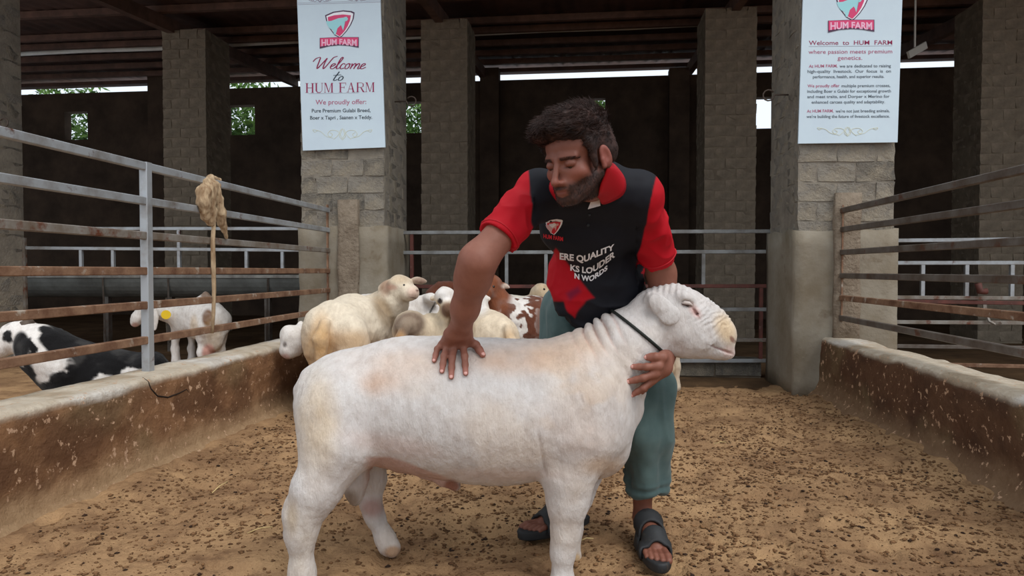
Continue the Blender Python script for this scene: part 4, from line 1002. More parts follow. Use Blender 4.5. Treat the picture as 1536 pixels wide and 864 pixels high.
# ---- head frame
PSI, TH = math.radians(44), math.radians(19)
hC = P(868, 239, 1.93); HS = 1.06; hh = Vector((-math.sin(PSI), -math.cos(PSI), 0))
hF = hh*math.cos(TH)-Vector((0, 0, math.sin(TH))); hU = hh*math.sin(TH)+Vector((0, 0, math.cos(TH))); hR = hF.cross(hU)
HM = Matrix((hR, hF, hU)).transposed()
def hp(x, y, z): return hC+HM@Vector((x*HS, y*HS, z*(HS if z > 0 else .93)))
hb = Body()
def he(c, r, k=.015, op=1, rot=None): hb.ell(hp(*c), tuple(q*HS for q in r), HM@rot if rot is not None else HM, k, op)
def hc(a, b, ra, rb, k=.012, op=1): hb.cone(hp(*a), hp(*b), ra, rb, k, op)
# torso, neck, arms, legs first (coarse), then the head, hands, feet
SH_R, SH_L = P(806, 290, 2.12), P(962, 292, 2.13)
EL_R, WR_R = P(716, 392, 1.98), P(692, 484, 2.10)
EL_L, WR_L = P(992, 410, 2.33), P(1004, 526, 2.40)
HIP_R, HIP_L = P(862, 470, 2.62), P(926, 470, 2.6)
KN_R, KN_L = P(852, 620, 2.60), P(962, 615, 2.50)
AN_R, AN_L = P(860, 768, 2.72), P(964, 776, 2.565)
t0, t1, t2, t3 = P(893, 466, 2.58), P(891, 400, 2.42), P(887, 335, 2.26), P(888, 292, 2.14)
TZ = n_(t2-t0); TX = n_(Vector((1, 0.05, 0))-TZ*TZ.x); TY = TZ.cross(TX); TM = Matrix((TX, TY, TZ)).transposed()
NB = P(893, 268, 2.10)
hb.ell(t0, (.135, .10, .12), TM, .06).ell(t1, (.128, .095, .14), TM, .06).ell(t2, (.145, .10, .13), TM, .06)
hb.cone(SH_R, SH_L, .050, .050, .04).cone(NB, SH_R+Vector((.03, 0, -.02)), .045, .04, .03).cone(NB+Vector((0, .02, -.02)), SH_L+Vector((-.03, .03, -.03)), .040, .038, .03)
hb.cone(hp(0, -.035, -.06), NB, .052, .056, .03)
hb.cone(hp(0, -.005, -.085), NB+Vector((-.02, -.04, -.02)), .035, .05, .03)
hb.chain([SH_R, EL_R], [.055, .046], .03).chain([EL_R, EL_R.lerp(WR_R, .3), EL_R.lerp(WR_R, .75), WR_R], [.043, .043, .034, .0285], .05)
hb.chain([SH_L, EL_L], [.055, .045], .03).chain([EL_L, EL_L.lerp(WR_L, .3), EL_L.lerp(WR_L, .75), WR_L], [.045, .045, .034, .028], .03)
for H_, K_, A_ in ((HIP_R, KN_R, AN_R), (HIP_L, KN_L, AN_L)):
    hb.chain([H_, K_], [.085, .056], .05)
    c = K_.lerp(A_, .3)+Vector((0, .02, 0)); hb.chain([K_, c, K_.lerp(A_, .7), A_], [.054, .054, .038, .033], .03)
# ---- skull and face
he((0, -.018, .045), (.075, .094, .077)); he((0, .03, .038), (.062, .055, .05)); he((0, .036, -.03), (.056, .056, .076)); he((0, .046, -.072), (.042, .045, .036))
he((0, .080, -.1), (.019, .016, .017))
for s in (-1, 1):
    hc((s*.054, .0, -.045), (s*.021, .072, -.098), .018, .015, .02)
    he((s*.041, .060, -.026), (.019, .015, .014), .025)
    hc((s*.012, .0835, .021), (s*.044, .069, .019), .010, .008, .012)
    he((s*.031, .091, .003), (.017, .012, .010), .010, -1)
    he((s*.031, .0745, .003), (.0155, .0125, .0105), .004)
    he((s*.031, .087, -.0072), (.0130, .006, .0014), .003, -1)
    he((s*.0115, .1, -.045), (.0072, .010, .0068), .006)
    he((s*.0075, .105, -.051), (.0035, .005, .003), .002, -1)
    he((s*.079, -.010, -.004), (.008, .018, .032), .008, 1, Matrix.Rotation(-.25, 3, 'X') @ Matrix.Rotation(s*.30, 3, 'Z'))
    he((s*.087, -.004, .002), (.006, .010, .018), .004, -1, Matrix.Rotation(-.25, 3, 'X') @ Matrix.Rotation(s*.30, 3, 'Z'))
    hc((s*.078, .004, -.01), (s*.079, .003, -.03), .006, .007, .006)
hc((0, .086, .014), (0, .112, -.034), .0072, .0085, .009); he((0, .114, -.041), (.0095, .0105, .0085), .007)
he((0, .079, -.06), (.030, .019, .024), .015); he((0, .0935, -.066), (.019, .008, .0045), .006); he((0, .0905, -.0775), (.016, .008, .0052), .006)
hc((-.021, .101, -.0722), (.021, .101, -.0722), .0024, .0024, .004, -1)
# ---- hands
def ramhit(px, py, off):
    o = Vector((0, 0, CAMH)); d = (P(px, py, 2.0)-o).normalized(); h = RAM_BVH.ray_cast(o, d)
    return (h[0]+h[1]*off) if h[0] else None
NAILS = []
def finger(base, mid, tip, r, nail_dir, k=.006):
    pip = base.lerp(mid, 1.0); dip = mid.lerp(tip, .52)
    hb.chain([base, pip, dip, tip], [r*1.08, r*1.0, r*.92, r*.80], k); NAILS.append((tip, (tip-dip).normalized(), nail_dir, r))
KR = []
for (mx, my, ix, iy, tx, ty, r) in [(664, 517, 656, 530, 651.5, 543, .0093), (671, 519, 666, 539, 663, 558, .0102), (682, 518, 679, 542, 677, 566.5, .0107), (694, 518, 697, 539, 698.5, 561.5, .0105)]:
    t = ramhit(tx, ty, .007); m_ = ramhit(ix, iy, .016); b_ = ramhit(mx, my+6, .03) or P(mx, my, 2.15)
    b_ = P(mx, my, b_.y); KR.append(b_); finger(b_, m_, t, r, n_((0, -.8, .55)))
for i, kk in enumerate(KR):
    w_ = WR_R+Vector(((-.5+i/3)*.028, 0, 0)); hb.chain([w_, w_.lerp(kk, .5), kk], [.017, .0165, .0135], .012)
tb, tm, tt = P(703, 512, KR[3].y+.005), ramhit(714, 523, .016), ramhit(724, 535, .008)
hb.chain([WR_R+Vector((.014, 0, -.01)), tb], [.018, .017], .012); finger(tb, tm, tt, .0122, n_((.2, -.7, .6)), .008)
# left hand under the throat: fingers curled round the near side of the neck
def lpt(px, py, off, d): return ramhit(px, py, off) or P(px, py, d)
WR_L = P(1005, 527, 2.38)
def lfix(px, py, off, dmin, dmax):
    q = ramhit(px, py, off); y = min(max(q.y, dmin), dmax) if q else dmax
    return P(px, py, y)
KL = [P(987, 549, 2.15), P(983, 560, 2.155), P(978, 570, 2.17), P(972, 576, 2.20)]
tips = [(950.5, 550), (944, 572), (949, 592)]
PALM = P(996, 545, 2.20)
for i, (tx, ty) in enumerate(tips):
    t = lfix(tx, ty, .009, 2.1, 2.19); m_ = KL[i].lerp(t, .5)+Vector((.0, -.014, .0)); finger(KL[i], m_, t, [.0112, .0115, .0105][i], n_((-.1, -1, .1)))
for i, kk in enumerate(KL): hb.chain([WR_L, PALM+Vector((0, 0, .012-.010*i)), kk], [.02, .021, .014], .014)
t4 = P(960, 590, 2.24); finger(KL[3], KL[3].lerp(t4, .5)+Vector((0, -.01, 0)), t4, .009, n_((0, -1, 0)))
tt = lfix(971, 536, .013, 2.08, 2.16); tb2 = P(993, 536, 2.16)
hb.chain([WR_L, tb2], [.02, .018], .012); finger(tb2, tb2.lerp(tt, .5)+Vector((0, -.012, .003)), tt, .0125, n_((0, -1, .15)), .008)
# ---- feet
FEET = []
for (hx, hy, tx, ty, s, A_) in [(872, 786, 795, 807, -1, AN_R), (967, 810, 988, 853, 1, AN_L)]:
    h0, f0 = PG(hx, hy), PG(tx, ty); f_ = (f0-h0).normalized(); L = .27; z0 = .027
    lat = Vector((0, 0, 1)).cross(f_)*s*-1.0       # towards the little toe
    q = lambda a, b_, z: h0+f_*a+lat*b_+Vector((0, 0, z+z0))
    hb.chain([A_, q(.05, 0, .055), q(.03, 0, .025)], [.034, .036, .030], .02)
    hb.chain([q(.07, 0, .05), q(.13, -.005, .035), q(.185, -.004, .018)], [.034, .03, .022], .03)
    hb.cone(q(.175, -.026, .014), q(.175, .026, .010), .021, .017, .02)
    for i, (b_, ln, r) in enumerate([(-.030, .276, .0135), (-.009, .274, .0098), (.009, .266, .0092), (.025, .256, .0088), (.038, .242, .0085)]):
        hb.chain([q(.18, b_*.9, .014), q(ln-.03, b_, .014), q(ln-.008, b_, .008)], [r, r, r*.9], .004)
    FEET.append((h0, f_, lat, L, z0, s))
# ---- mesh it: coarse body, fine head / hands / feet
def boxof(pts, pad): a = np.array([list(p) for p in pts]); return a.min(0)-pad, a.max(0)+pad
fine = [(*boxof([hC], .155), .0024)]
fine.append((*boxof(KR+[WR_R, tm]+[n[0] for n in NAILS[:5]], .022), .0021))
fine.append((*boxof(KL+[WR_L]+[n[0] for n in NAILS[5:]], .022), .0021))
for (h0, f_, lat, L, z0, s) in FEET: fine.append((*boxof([h0-f_*.03, h0+f_*.3, h0+lat*.06, h0-lat*.06, h0+Vector((0, 0, .09))], .02), .003))
parts = []
V, F = hb.mesh(.0065); C_ = V[F].mean(1); keep = np.ones(len(F), bool)
for lo, hi, r in fine:
    s_ = .006; keep &= ~((C_ > lo+s_) & (C_ < hi-s_)).all(1)
parts.append((V, F[keep]))
for lo, hi, r in fine: parts.append(hb.mesh(r, lo=lo, hi=hi))
V, F = merge(parts); used = np.zeros(len(V), bool); used[F.ravel()] = True; re_ = np.cumsum(used)-1; V = V[used]; F = re_[F]
N = vnormals(V, F)
c = np.tile(np.array(SK), (len(V), 1))
hm = np.array(HM); L_ = (V-np.array(hC))@hm; L_ = np.stack([L_[:, 0]/HS, L_[:, 1]/HS, np.where(L_[:, 2] > 0, L_[:, 2]/HS, L_[:, 2]/.93)], 1); inh = (np.abs(L_) < .15).all(1) & (L_[:, 2] > -.13)
def hpatch(x, y, z, rx, ry, rz, soft=.5): return sstep(1+soft, 1-soft, np.sqrt(((L_[:, 0]-x)/rx)**2+((L_[:, 1]-y)/ry)**2+((L_[:, 2]-z)/rz)**2))
face = inh.astype(float)
c = mixc(c, lin(114, 68, 55), face*.7)  # head skin darkened: shade of the downturned face is in the colour
c = mixc(c, lin(146, 80, 66), (hpatch(0, .11, -.04, .018, .02, .015, .6)+hpatch(-.045, .07, -.03, .022, .03, .02, .8)+hpatch(.045, .07, -.03, .022, .03, .02, .8))*.35*face)
c = mixc(c, lin(150, 80, 72), (hpatch(-.082, -.005, 0, .012, .03, .04, .5)+hpatch(.082, -.005, 0, .012, .03, .04, .5))*.5*face)
c = mixc(c, lin(122, 66, 60), hpatch(0, .098, -.073, .018, .012, .008, .4)*.5*face)
bn = fbm(V, 160, 2, 3)
ax_ = np.abs(L_[:, 0])
jaw = sstep(-.036, -.056, L_[:, 2]+.25*np.maximum(0, .05-ax_)-.3*np.maximum(0, ax_-.045))*sstep(-.03, -.01, L_[:, 1])
jaw = np.maximum(jaw*sstep(.012, .026, np.abs(L_[:, 0])+np.maximum(0, -.083-L_[:, 2])*3), hpatch(0, .1, -.060, .027, .02, .0055, .4)*.9)
jaw = np.maximum(jaw, sstep(.052, .060, ax_)*sstep(.076, .073, ax_)*sstep(.012, .018, L_[:, 1])*sstep(.040, .03, L_[:, 1])*sstep(.02, .0, L_[:, 2]-.02)*sstep(-.1, -.08, L_[:, 2]))
jaw = jaw*sstep(-.135, -.115, L_[:, 2]); BEARD = jaw*face
c = mixc(c, lin(44, 32, 29), np.clip(BEARD*(.62+.5*bn), 0, .92))
brow = (sstep(.0055, .0028, np.abs(L_[:, 2]-.0175+.16*np.maximum(0, ax_-.034)))*sstep(.010, .016, ax_)*sstep(.054, .046, ax_)*sstep(.05, .06, L_[:, 1]))
c = mixc(c, lin(38, 27, 25), np.clip(brow*face*(.35+.7*bn), 0, .8))
c = mixc(c, lin(70, 42, 36), (hpatch(.031, .088, -.006, .016, .02, .003, .5)+hpatch(-.031, .088, -.006, .016, .02, .003, .5))*.8*face)
hand = np.zeros(len(V))
for t, d, nd, r in NAILS: hand = np.maximum(hand, sstep(.03, .008, np.linalg.norm(V-np.array(t), axis=1)))
c = mixc(c, lin(172, 112, 98), hand*.6)
feet = sstep(.17, .12, V[:, 2]); c = mixc(c, lin(122, 76, 60), feet*.5)
body = mesh('body', V, F, M['skin'], smooth=True, col=c); under(body, MAN)
for t, d, nd, r in NAILS:
    bmv = bmesh.new(); bmesh.ops.create_uvsphere(bmv, u_segments=10, v_segments=6, radius=1.0)
    z_ = (nd-d*nd.dot(d)).normalized(); x_ = d.cross(z_); R_ = Matrix((x_, d, z_)).transposed()
    for v in bmv.verts: v.co = Vector(t)+d*r*.1+z_*r*.52+R_@Vector((v.co.x*r*.55, v.co.y*r*.72, v.co.z*r*.30))
    me = bpy.data.meshes.new('fingernail'); bmv.to_mesh(me); bmv.free(); me.materials.append(M['nail']); me.polygons.foreach_set('use_smooth', [True]*len(me.polygons))
    o = bpy.data.objects.new('fingernail', me); COL.objects.link(o); under(o, MAN)
for s in (-1, 1): eyeball(MAN, hp(s*.031, .0735, -.0035), .0105)
# ---- hair: a cap of volume plus strands
hr = Body()
hr.ell(hp(0, -.020, .048), (.0825, .104, .086), HM, .02).ell(hp(.01, .048, .092), (.064, .052, .034), HM, .03).ell(hp(-.02, .01, .108), (.06, .075, .032), HM, .03).ell(hp(.04, .045, .084), (.045, .05, .032), HM, .03)
for i in range(14):
    a = random.uniform(0, 6.28); rr = random.uniform(.2, 1); hr.ell(hp(math.cos(a)*.066*rr, -.0+math.sin(a)*.085*rr, .118-.035*rr*rr), (.024, .024, .018), HM, .02)
nrm = HM@Vector((0, -.50, .87)); hr.cut(hp(0, .085, .066), -nrm, .012)
hr.ell(hp(-.088, -.010, -.016), (.03, .026, .040), HM, .006, -1).ell(hp(.088, -.010, -.016), (.03, .026, .040), HM, .006, -1)
for s in (-1, 1):
    hr.ell(hp(s*.0705, .027, .012), (.0085, .012, .040), HM, .01).ell(hp(s*.070, .02, .045), (.012, .030, .028), HM, .015).ell(hp(s*.060, -.055, .008), (.022, .033, .038), HM, .02)
Vh, Fh = hr.mesh(.0035); Nh = vnormals(Vh, Fh); Lh = (Vh-np.array(hC))@hm
Vh = Vh+Nh*((fbm(Lh*np.array([1, .6, 1]), 70, 3, 8)-.5)*(.004+.013*sstep(.04, .09, Lh[:, 2])))[:, None]
hair = mesh('hair', Vh, Fh, M['hair'], smooth=True); under(hair, MAN)
def strands(name, P0, D0_, ln, seed, rad=.0007, segs=4, curl=.35, grav=0.0):
    rng = np.random.default_rng(seed); n = len(P0); pts = [P0]; D = D0_.copy()
    for k in range(segs):
        D = D+curl*rng.normal(size=D.shape)*.5+np.array([0, 0, -grav]); D /= np.linalg.norm(D, axis=1)[:, None]; pts.append(pts[-1]+D*(ln/segs)[:, None])
    pts = np.stack(pts, 1); m = segs+1
    a = np.cross(D0_, rng.normal(size=D.shape)); a /= np.linalg.norm(a, axis=1)[:, None]; b = np.cross(D0_, a)
    rr = rad*(1-np.linspace(0, 1, m)**2*.85)
    ring = [(a*math.cos(t)+b*math.sin(t)) for t in (0, 2.094, 4.189)]
    Vs = np.stack([pts+ring[j][:, None, :]*rr[None, :, None] for j in range(3)], 2).reshape(-1, 3)
    idx = np.arange(n*m*3).reshape(n, m, 3); Q = [np.stack([idx[:, :-1, j], idx[:, :-1, (j+1) % 3], idx[:, 1:, (j+1) % 3], idx[:, 1:, j]], -1).reshape(-1, 4) for j in range(3)]
    return Vs, np.concatenate(Q)
rng = np.random.default_rng(5)
sel = np.where(Lh[:, 2] > -.03)[0]; sel = np.concatenate([rng.choice(sel, 7000), rng.choice(sel[Lh[sel, 2] < .06], 4500)]); p0 = Vh[sel]; nn = Nh[sel]; lo_ = Lh[sel]
fl = np.stack([.30+1.7*(vnoise(lo_, 20, 1)-.5), .75+1.7*(vnoise(lo_, 20, 2)-.5), .1+0*lo_[:, 0]], 1); fl[:, 2] += -np.maximum(0, .07-lo_[:, 2])*14
fw = fl@hm.T; fw -= nn*(fw*nn).sum(1)[:, None]; fw /= np.linalg.norm(fw, axis=1)[:, None]+1e-9
top = sstep(.03, .09, lo_[:, 2]); ln = .010+.020*top
Vs, Fs = strands('hair', p0-nn*.002, fw*.95+nn*(.12+.22*top)[:, None]*.8, ln*(.7+.6*rng.random(len(p0))), 6, curl=.22, rad=.0008)
under(mesh('hair_strands', Vs, Fs, M['hair'], smooth=True, kind='stuff'), MAN)
cand = np.where((BEARD > .5))[0]; sel = rng.choice(cand, 2600); d_ = N[sel]*.45+(np.array([[0, .1, -1.0]])@hm.T)
d_ /= np.linalg.norm(d_, axis=1)[:, None]; Vs, Fs = strands('beard', V[sel]-N[sel]*.0005, d_, .004+.004*rng.random(len(sel)), 7, rad=.00035, segs=2, curl=.3)
under(mesh('beard', Vs, Fs, M['hair'], smooth=True), MAN)
cand = np.where(brow*face > .4)[0]; sel = rng.choice(cand, 260); d_ = np.stack([np.sign(L_[sel, 0])*1.0, -.2+0*L_[sel, 0], .25+0*L_[sel, 0]], 1)@hm.T+N[sel]*.3
d_ /= np.linalg.norm(d_, axis=1)[:, None]; Vs, Fs = strands('eyebrow', V[sel], d_, .004+.004*rng.random(len(sel)), 8, rad=.0003, segs=2, curl=.2)
lx_ = (((Vs-np.array(hC))@hm)[:, 0] > 0)
for sd_ in (True, False):
    ff = Fs[(lx_[Fs] == sd_).all(1)]; us = np.zeros(len(Vs), bool); us[ff.ravel()] = True; rm = np.cumsum(us)-1
    under(mesh('eyebrow', Vs[us], rm[ff], M['hair'], smooth=True, kind='stuff'), MAN)

# ---- shirt
BLK, RED = lin(20, 21, 28), lin(172, 8, 26)
st = Body()
st.ell(t0-TZ*.03+Vector((.012, -.01, 0)), (.178, .150, .16), TM, .06).ell(t1+Vector((.008, 0, 0)), (.162, .128, .15), TM, .06).ell(t2, (.170, .125, .14), TM, .07)
st.ell(P(897, 432, 2.40), (.154, .105, .19), None, .05)
st.cone(SH_R+Vector((.015, .01, -.005)), SH_L+Vector((-.012, .01, -.005)), .066, .065, .05)
st.cone(NB+Vector((0, .03, -.01)), SH_R+Vector((.04, .01, 0)), .072, .062, .05).cone(NB+Vector((0, .03, -.01)), SH_L+Vector((-.04, .01, 0)), .072, .062, .05)
CUF_R = SH_R.lerp(EL_R, .66); CUF_L = SH_L.lerp(EL_L, .78)
dR, dL = n_(EL_R-SH_R), n_(EL_L-SH_L)
st.cone(SH_R, CUF_R+dR*.03, .064, .060, .04).cone(SH_L, CUF_L+dL*.03, .062, .058, .04)
st.ell(CUF_R+dR*.05, (.12, .12, .05), Vector((0, 0, 1)).rotation_difference(dR).to_matrix(), .003, -1)
st.ell(CUF_L+dL*.05, (.09, .09, .05), Vector((0, 0, 1)).rotation_difference(dL).to_matrix(), .003, -1)
st.cut(P(835, 474, 2.40), Vector((-.42, 0.1, -1)), .01)
nU = n_(n_(hp(0, 0, -.1)-NB)+Vector((-.1, -.5, .4)))
st.ell(NB+nU*.055+Vector((-.005, -.02, .0)), (.066, .066, .07), Vector((0, 0, 1)).rotation_difference(nU).to_matrix(), .006, -1)
Vt, Ft = st.mesh(.0042); Nt = vnormals(Vt, Ft); pp = proj(Vt)
x, y = pp[:, 0], pp[:, 1]
tl = (Vt-np.array(t1))@np.array(TM)
onarm = np.maximum(sstep(.0, .05, (Vt-np.array(SH_R))@np.array(dR)-.02)*(x < 800), sstep(.0, .05, (Vt-np.array(SH_L))@np.array(dL)-.02)*(x > 955))
w1 = tl[:, 2]*34+tl[:, 0]**2*90+(fbm(Vt, 7, 2, 3)-.5)*9
fold = (np.sin(w1)*.0055+np.sin(w1*1.9+1)*.003)*sstep(.10, -.02, tl[:, 2])*(1-onarm)
fold += (fbm(Vt*np.array([1, 1, 1]), 11, 3, 21)-.5)*.016*(1-.4*onarm)
fold += onarm*.0035*np.sin((Vt[:, 2]*55+x*.05)+5*fbm(Vt, 9, 2, 5))
def ridge(sc, sd, ex=2.0): return (1-np.abs(2*fbm(Vt*np.array(sc), 1.0, 2, sd)-1)*1.6).clip(0, 1)**ex
fold += (ridge((9, 9, 4), 41)-.4)*.012*(1-onarm)*sstep(.16, .0, tl[:, 2])
fold += (ridge((7, 7, 16), 43)-.4)*.010*(1-onarm)*sstep(.08, -.06, tl[:, 2])
aR = (Vt-np.array(SH_R))@np.array(dR); aL = (Vt-np.array(SH_L))@np.array(dL)
fold += (ridge((14, 14, 9), 45)-.4)*.011*onarm
Vt = Vt+Nt*fold[:, None]
c = np.tile(np.array(BLK), (len(Vt), 1))
def seam(ax, ay, bx, by, w=1.6): # signed px distance to the line a->b
    nx, ny = (by-ay), -(bx-ax); l = math.hypot(nx, ny); return ((x-ax)*nx+(y-ay)*ny)/l
c = mixc(c, RED, sstep(-1, 1, -seam(795, 350, 791, 255))*(y < 400)*(x < 830)) if False else c
c = mixc(c, RED, sstep(797, 794, x-(y-300)*.06)*(y < 420))
dA = np.linalg.norm((Vt-np.array(SH_L))-np.outer((Vt-np.array(SH_L))@np.array(dL), np.array(dL)), axis=1)
c = mixc(c, RED, sstep(-1.2, 1.2, x-(982-(y-275)*.22))*(y < 410)*(x > 930)*np.where(y > 345, (dA < .074), 1.0))
from functools import reduce
def poly(pts, soft=2.2):      # soft convex polygon, clockwise on the picture
    d = None
    for i in range(len(pts)):
        a, b_ = pts[i], pts[(i+1) % len(pts)]; nx, ny = (by_ := b_[1]-a[1]), -(b_[0]-a[0]); l = math.hypot(nx, ny); q_ = ((x-a[0])*nx+(y-a[1])*ny)/l
        d = q_ if d is None else np.maximum(d, q_)
    return sstep(soft, -soft, d)
fr = (tl[:, 1] < .03).astype(float)
wv = (fbm(Vt, 16, 2, 9)-.5)*5
x = x+wv; y = y+wv
c = mixc(c, RED, poly([(834, 372), (872, 421), (892, 445), (874, 452), (850, 452), (820, 452), (816, 395)])*fr)
c = mixc(c, RED, poly([(843, 445), (880, 450), (866, 470), (858, 480), (852, 462)])*fr)
c = mixc(c, lin(96, 24, 60), poly([(852, 440), (868, 428), (872, 436), (858, 450)], 4)*fr*.7)
c = mixc(c, RED, poly([(968, 395), (975, 400), (972, 425), (964, 425)])*.9)
x, y = pp[:, 0], pp[:, 1]
shirt = mesh('shirt', Vt, Ft, M['shirt'], smooth=True, col=c); under(shirt, MAN)
SB = BVHTree.FromPolygons([Vector(v) for v in Vt], [tuple(f) for f in Ft])
def on_shirt(px, py, off=.002):
    o = Vector((0, 0, CAMH)); d = (P(px, py, 2.0)-o).normalized(); h = SB.ray_cast(o, d)
    return h[0]+(h[1] if h[1].dot(d) < 0 else -h[1])*off if h[0] else None
# cuffs
for ctr, d_, r in ((CUF_R, dR, .058), (CUF_L, dL, .0565)):
    a_ = d_.orthogonal().normalized(); b_ = d_.cross(a_); pts = []
    for i in range(29):
        t = i*2*math.pi/28; dr = a_*math.cos(t)+b_*math.sin(t); h = SB.ray_cast(ctr-d_*.008+dr*.09, -dr)
        ok_ = h[0] and .04 < (h[0]-ctr).length < .072
        pts.append((h[0] if ok_ else ctr-d_*.008+dr*r)+dr*.0005)
    mb = MB().tube(pts, .0028, 6, caps=False); under(mb.build('cuff', M['red_cloth'], smooth=True), shirt).location = (0, 0, 0)
# collar
S_ = [((895, 297, 1.985), (900, 304, 1.98)), ((897, 290, 2.0), (908, 303, 1.985)), ((897, 281, 2.02), (926, 296, 2.01)), ((907, 256, 2.06), (940, 287, 2.07)), ((913, 243, 2.11), (934, 258, 2.16)), ((890, 240, 2.17), (892, 246, 2.24)),
      ((855, 252, 2.13), (838, 258, 2.17)), ((836, 270, 2.04), (822, 278, 2.06)), ((838, 290, 1.99), (824, 290, 1.985)), ((852, 303, 1.98), (846, 312, 1.975))]
BODYB = BVHTree.FromPolygons([Vector(v) for v in V], [tuple(f) for f in F])
def on_body(px, py, off):
    o = Vector((0, 0, CAMH)); d = (P(px, py, 2.0)-o).normalized(); h = BODYB.ray_cast(o, d); return h[0]+h[1]*off if h[0] else None
vs = []; fs = []
for k_, (a, b_) in enumerate(S_):
    A_, B_ = P(*a), P(*b_)
    if k_ not in (5,):
        ha_ = on_body(a[0], a[1], .006) if 1 <= k_ <= 4 else None
        if ha_ and ha_.y < A_.y: A_ = ha_
        hb_ = on_shirt(b_[0], b_[1], .012)
        if hb_ and abs(hb_.y-b_[2]) < .15: B_ = hb_
        if A_.y > B_.y+.09 and not ha_: A_ = P(a[0], a[1], B_.y+.05)
    mid = A_.lerp(B_, .45)+Vector((0, -.012, .012)); vs += [A_, mid, B_]
for i in range(len(S_)-1):
    for j in range(2): fs.append((3*i+j, 3*i+j+1, 3*i+j+4, 3*i+j+3))
o = mesh('collar', vs, fs, M['red_cloth'], smooth=True); under(o, shirt).location = (0, 0, 0)
md = o.modifiers.new('sub', 'SUBSURF'); md.levels = 2; md.render_levels = 2
md = o.modifiers.new('thick', 'SOLIDIFY'); md.thickness = .005; md.offset = 0
lz = [(on_shirt(px_, py_, .015) or P(px_, py_, 1.97)) for px_, py_ in ((881, 309), (899, 305), (901, 289), (894, 293))]
o = MB().add(lz, [(0, 1, 2, 3)]).build('collar_lining', M['white_print']); under(o, shirt).location = (0, 0, 0)
md = o.modifiers.new('thick', 'SOLIDIFY'); md.thickness = .003
for (px, py) in [(884, 322), (882, 338)]:
    q = on_shirt(px, py, .001)
    if q: under(MB().tube([q, q+Vector((0, -.003, .001))], .0045, 10).build('button', M['sandal'], smooth=True), shirt).location = (0, 0, 0)
# lettering printed across the shirt
def text_mesh(s, bold=.0):
    cu = bpy.data.curves.new('t', 'FONT'); cu.body = s; cu.size = 1.0; cu.resolution_u = 3; cu.offset = bold; cu.fill_mode = 'FRONT'
    o = bpy.data.objects.new('t', cu); COL.objects.link(o); dg = bpy.context.evaluated_depsgraph_get()
    me = bpy.data.meshes.new_from_object(o.evaluated_get(dg)); bpy.data.objects.remove(o)
    bmv = bmesh.new(); bmv.from_mesh(me); bmesh.ops.triangulate(bmv, faces=bmv.faces)
    bmesh.ops.subdivide_edges(bmv, edges=[e for e in bmv.edges if e.calc_length() > .25], cuts=2)
    bmesh.ops.triangulate(bmv, faces=bmv.faces)
    vs = [v.co.copy() for v in bmv.verts]; fs = [[v.index for v in f.verts] for f in bmv.faces]; bmv.free()
    return vs, fs
def print_line(s, base, hgt, x0, x1, name, m, bold=.02, shear=0.0):
    """s runs along the curve y=base(x) from x0 to x1, cap height hgt(x)"""
    vs, fs = text_mesh(s, bold); xa, xb = min(v.x for v in vs), max(v.x for v in vs); out = []; ok = []
    for v in vs:
        t = (v.x-xa)/(xb-xa); px = x0+(x1-x0)*t; h = hgt(t); q = on_shirt(px+shear*v.y*h, base(t)-v.y/.72*h, .0022); out.append(q or Vector((0, 0, 0))); ok.append(q is not None)
    fs = [f for f in fs if all(ok[i] for i in f)]
    o = mesh(name, out, fs, m); under(o, shirt).location = (0, 0, 0); return o
print_line('ERE QUALITY', lambda t: 388+ (10*t if t < .45 else 4.5-(t-.45)*38)*.9, lambda t: 9.5-3.0*max(0, t-.5), 840, 921, 'lettering', M['white_print'], .035)
print_line('KS LOUDER', lambda t: 405+4.5*math.sin(t*3.4)-max(0, t-.45)*36, lambda t: 9.5, 856, 922, 'lettering', M['white_print'], .035)
print_line('N WORDS', lambda t: 417+4.5*math.sin(t*3.2)-max(0, t-.5)*26, lambda t: 8.0-2*max(0, t-.6), 862, 911, 'lettering', M['white_print'], .035)
EMB_OUT = [(0, .82), (.28, .95), (.62, 1.0), (.9, .97), (1.0, .92), (.97, .7), (.88, .48), (.74, .25), (.58, .06), (.5, 0), (.32, .1), (.14, .36), (.04, .62)]
EMB_IN = [(.07, .76), (.3, .83), (.62, .86), (.9, .83), (.86, .62), (.78, .42), (.66, .22), (.5, .04), (.34, .14), (.18, .38), (.09, .6)]
EMB_BEAST = [(0.01, .60), (.2, .62), (.45, .72), (.62, .74), (.74, .78), (.80, .70), (.76, .62), (.68, .60), (.66, .42), (.62, .26), (.58, .40), (.54, .46), (.42, .34), (.36, .12), (.30, .10), (.26, .26), (.14, .34), (.06, .46)]
def poly_shirt(pts, x0, y0, w, h, name, m, off, sk=0.0):
    bmv = bmesh.new(); f = bmv.faces.new([bmv.verts.new((a, b_, 0)) for a, b_ in pts]); bmesh.ops.triangulate(bmv, faces=[f]); bmesh.ops.subdivide_edges(bmv, edges=list(bmv.edges), cuts=2); bmesh.ops.triangulate(bmv, faces=bmv.faces)
    out = []
    for v in bmv.verts:
        q = on_shirt(x0+v.co.x*w+sk*(1-v.co.y)*h, y0-v.co.y*h, off); out.append(q or P(x0, y0, 2.2))
    fs = [[v.index for v in f.verts] for f in bmv.faces]; bmv.free()
    o = mesh(name, out, fs, m); under(o, shirt).location = (0, 0, 0)
poly_shirt(EMB_OUT, 819, 352, 25, 24, 'emblem_border', M['white_print'], .0018); poly_shirt(EMB_IN, 819.5, 352, 24, 24, 'emblem_shield', M['red_print'], .0027); poly_shirt(EMB_BEAST, 819.5, 352, 24, 24, 'emblem_beast', M['pink_print'], .0036)
print_line('HUM FARM', lambda t: 356.5+4.5*t, lambda t: 6, 816, 845, 'emblem_name', M['red_print'], .03)

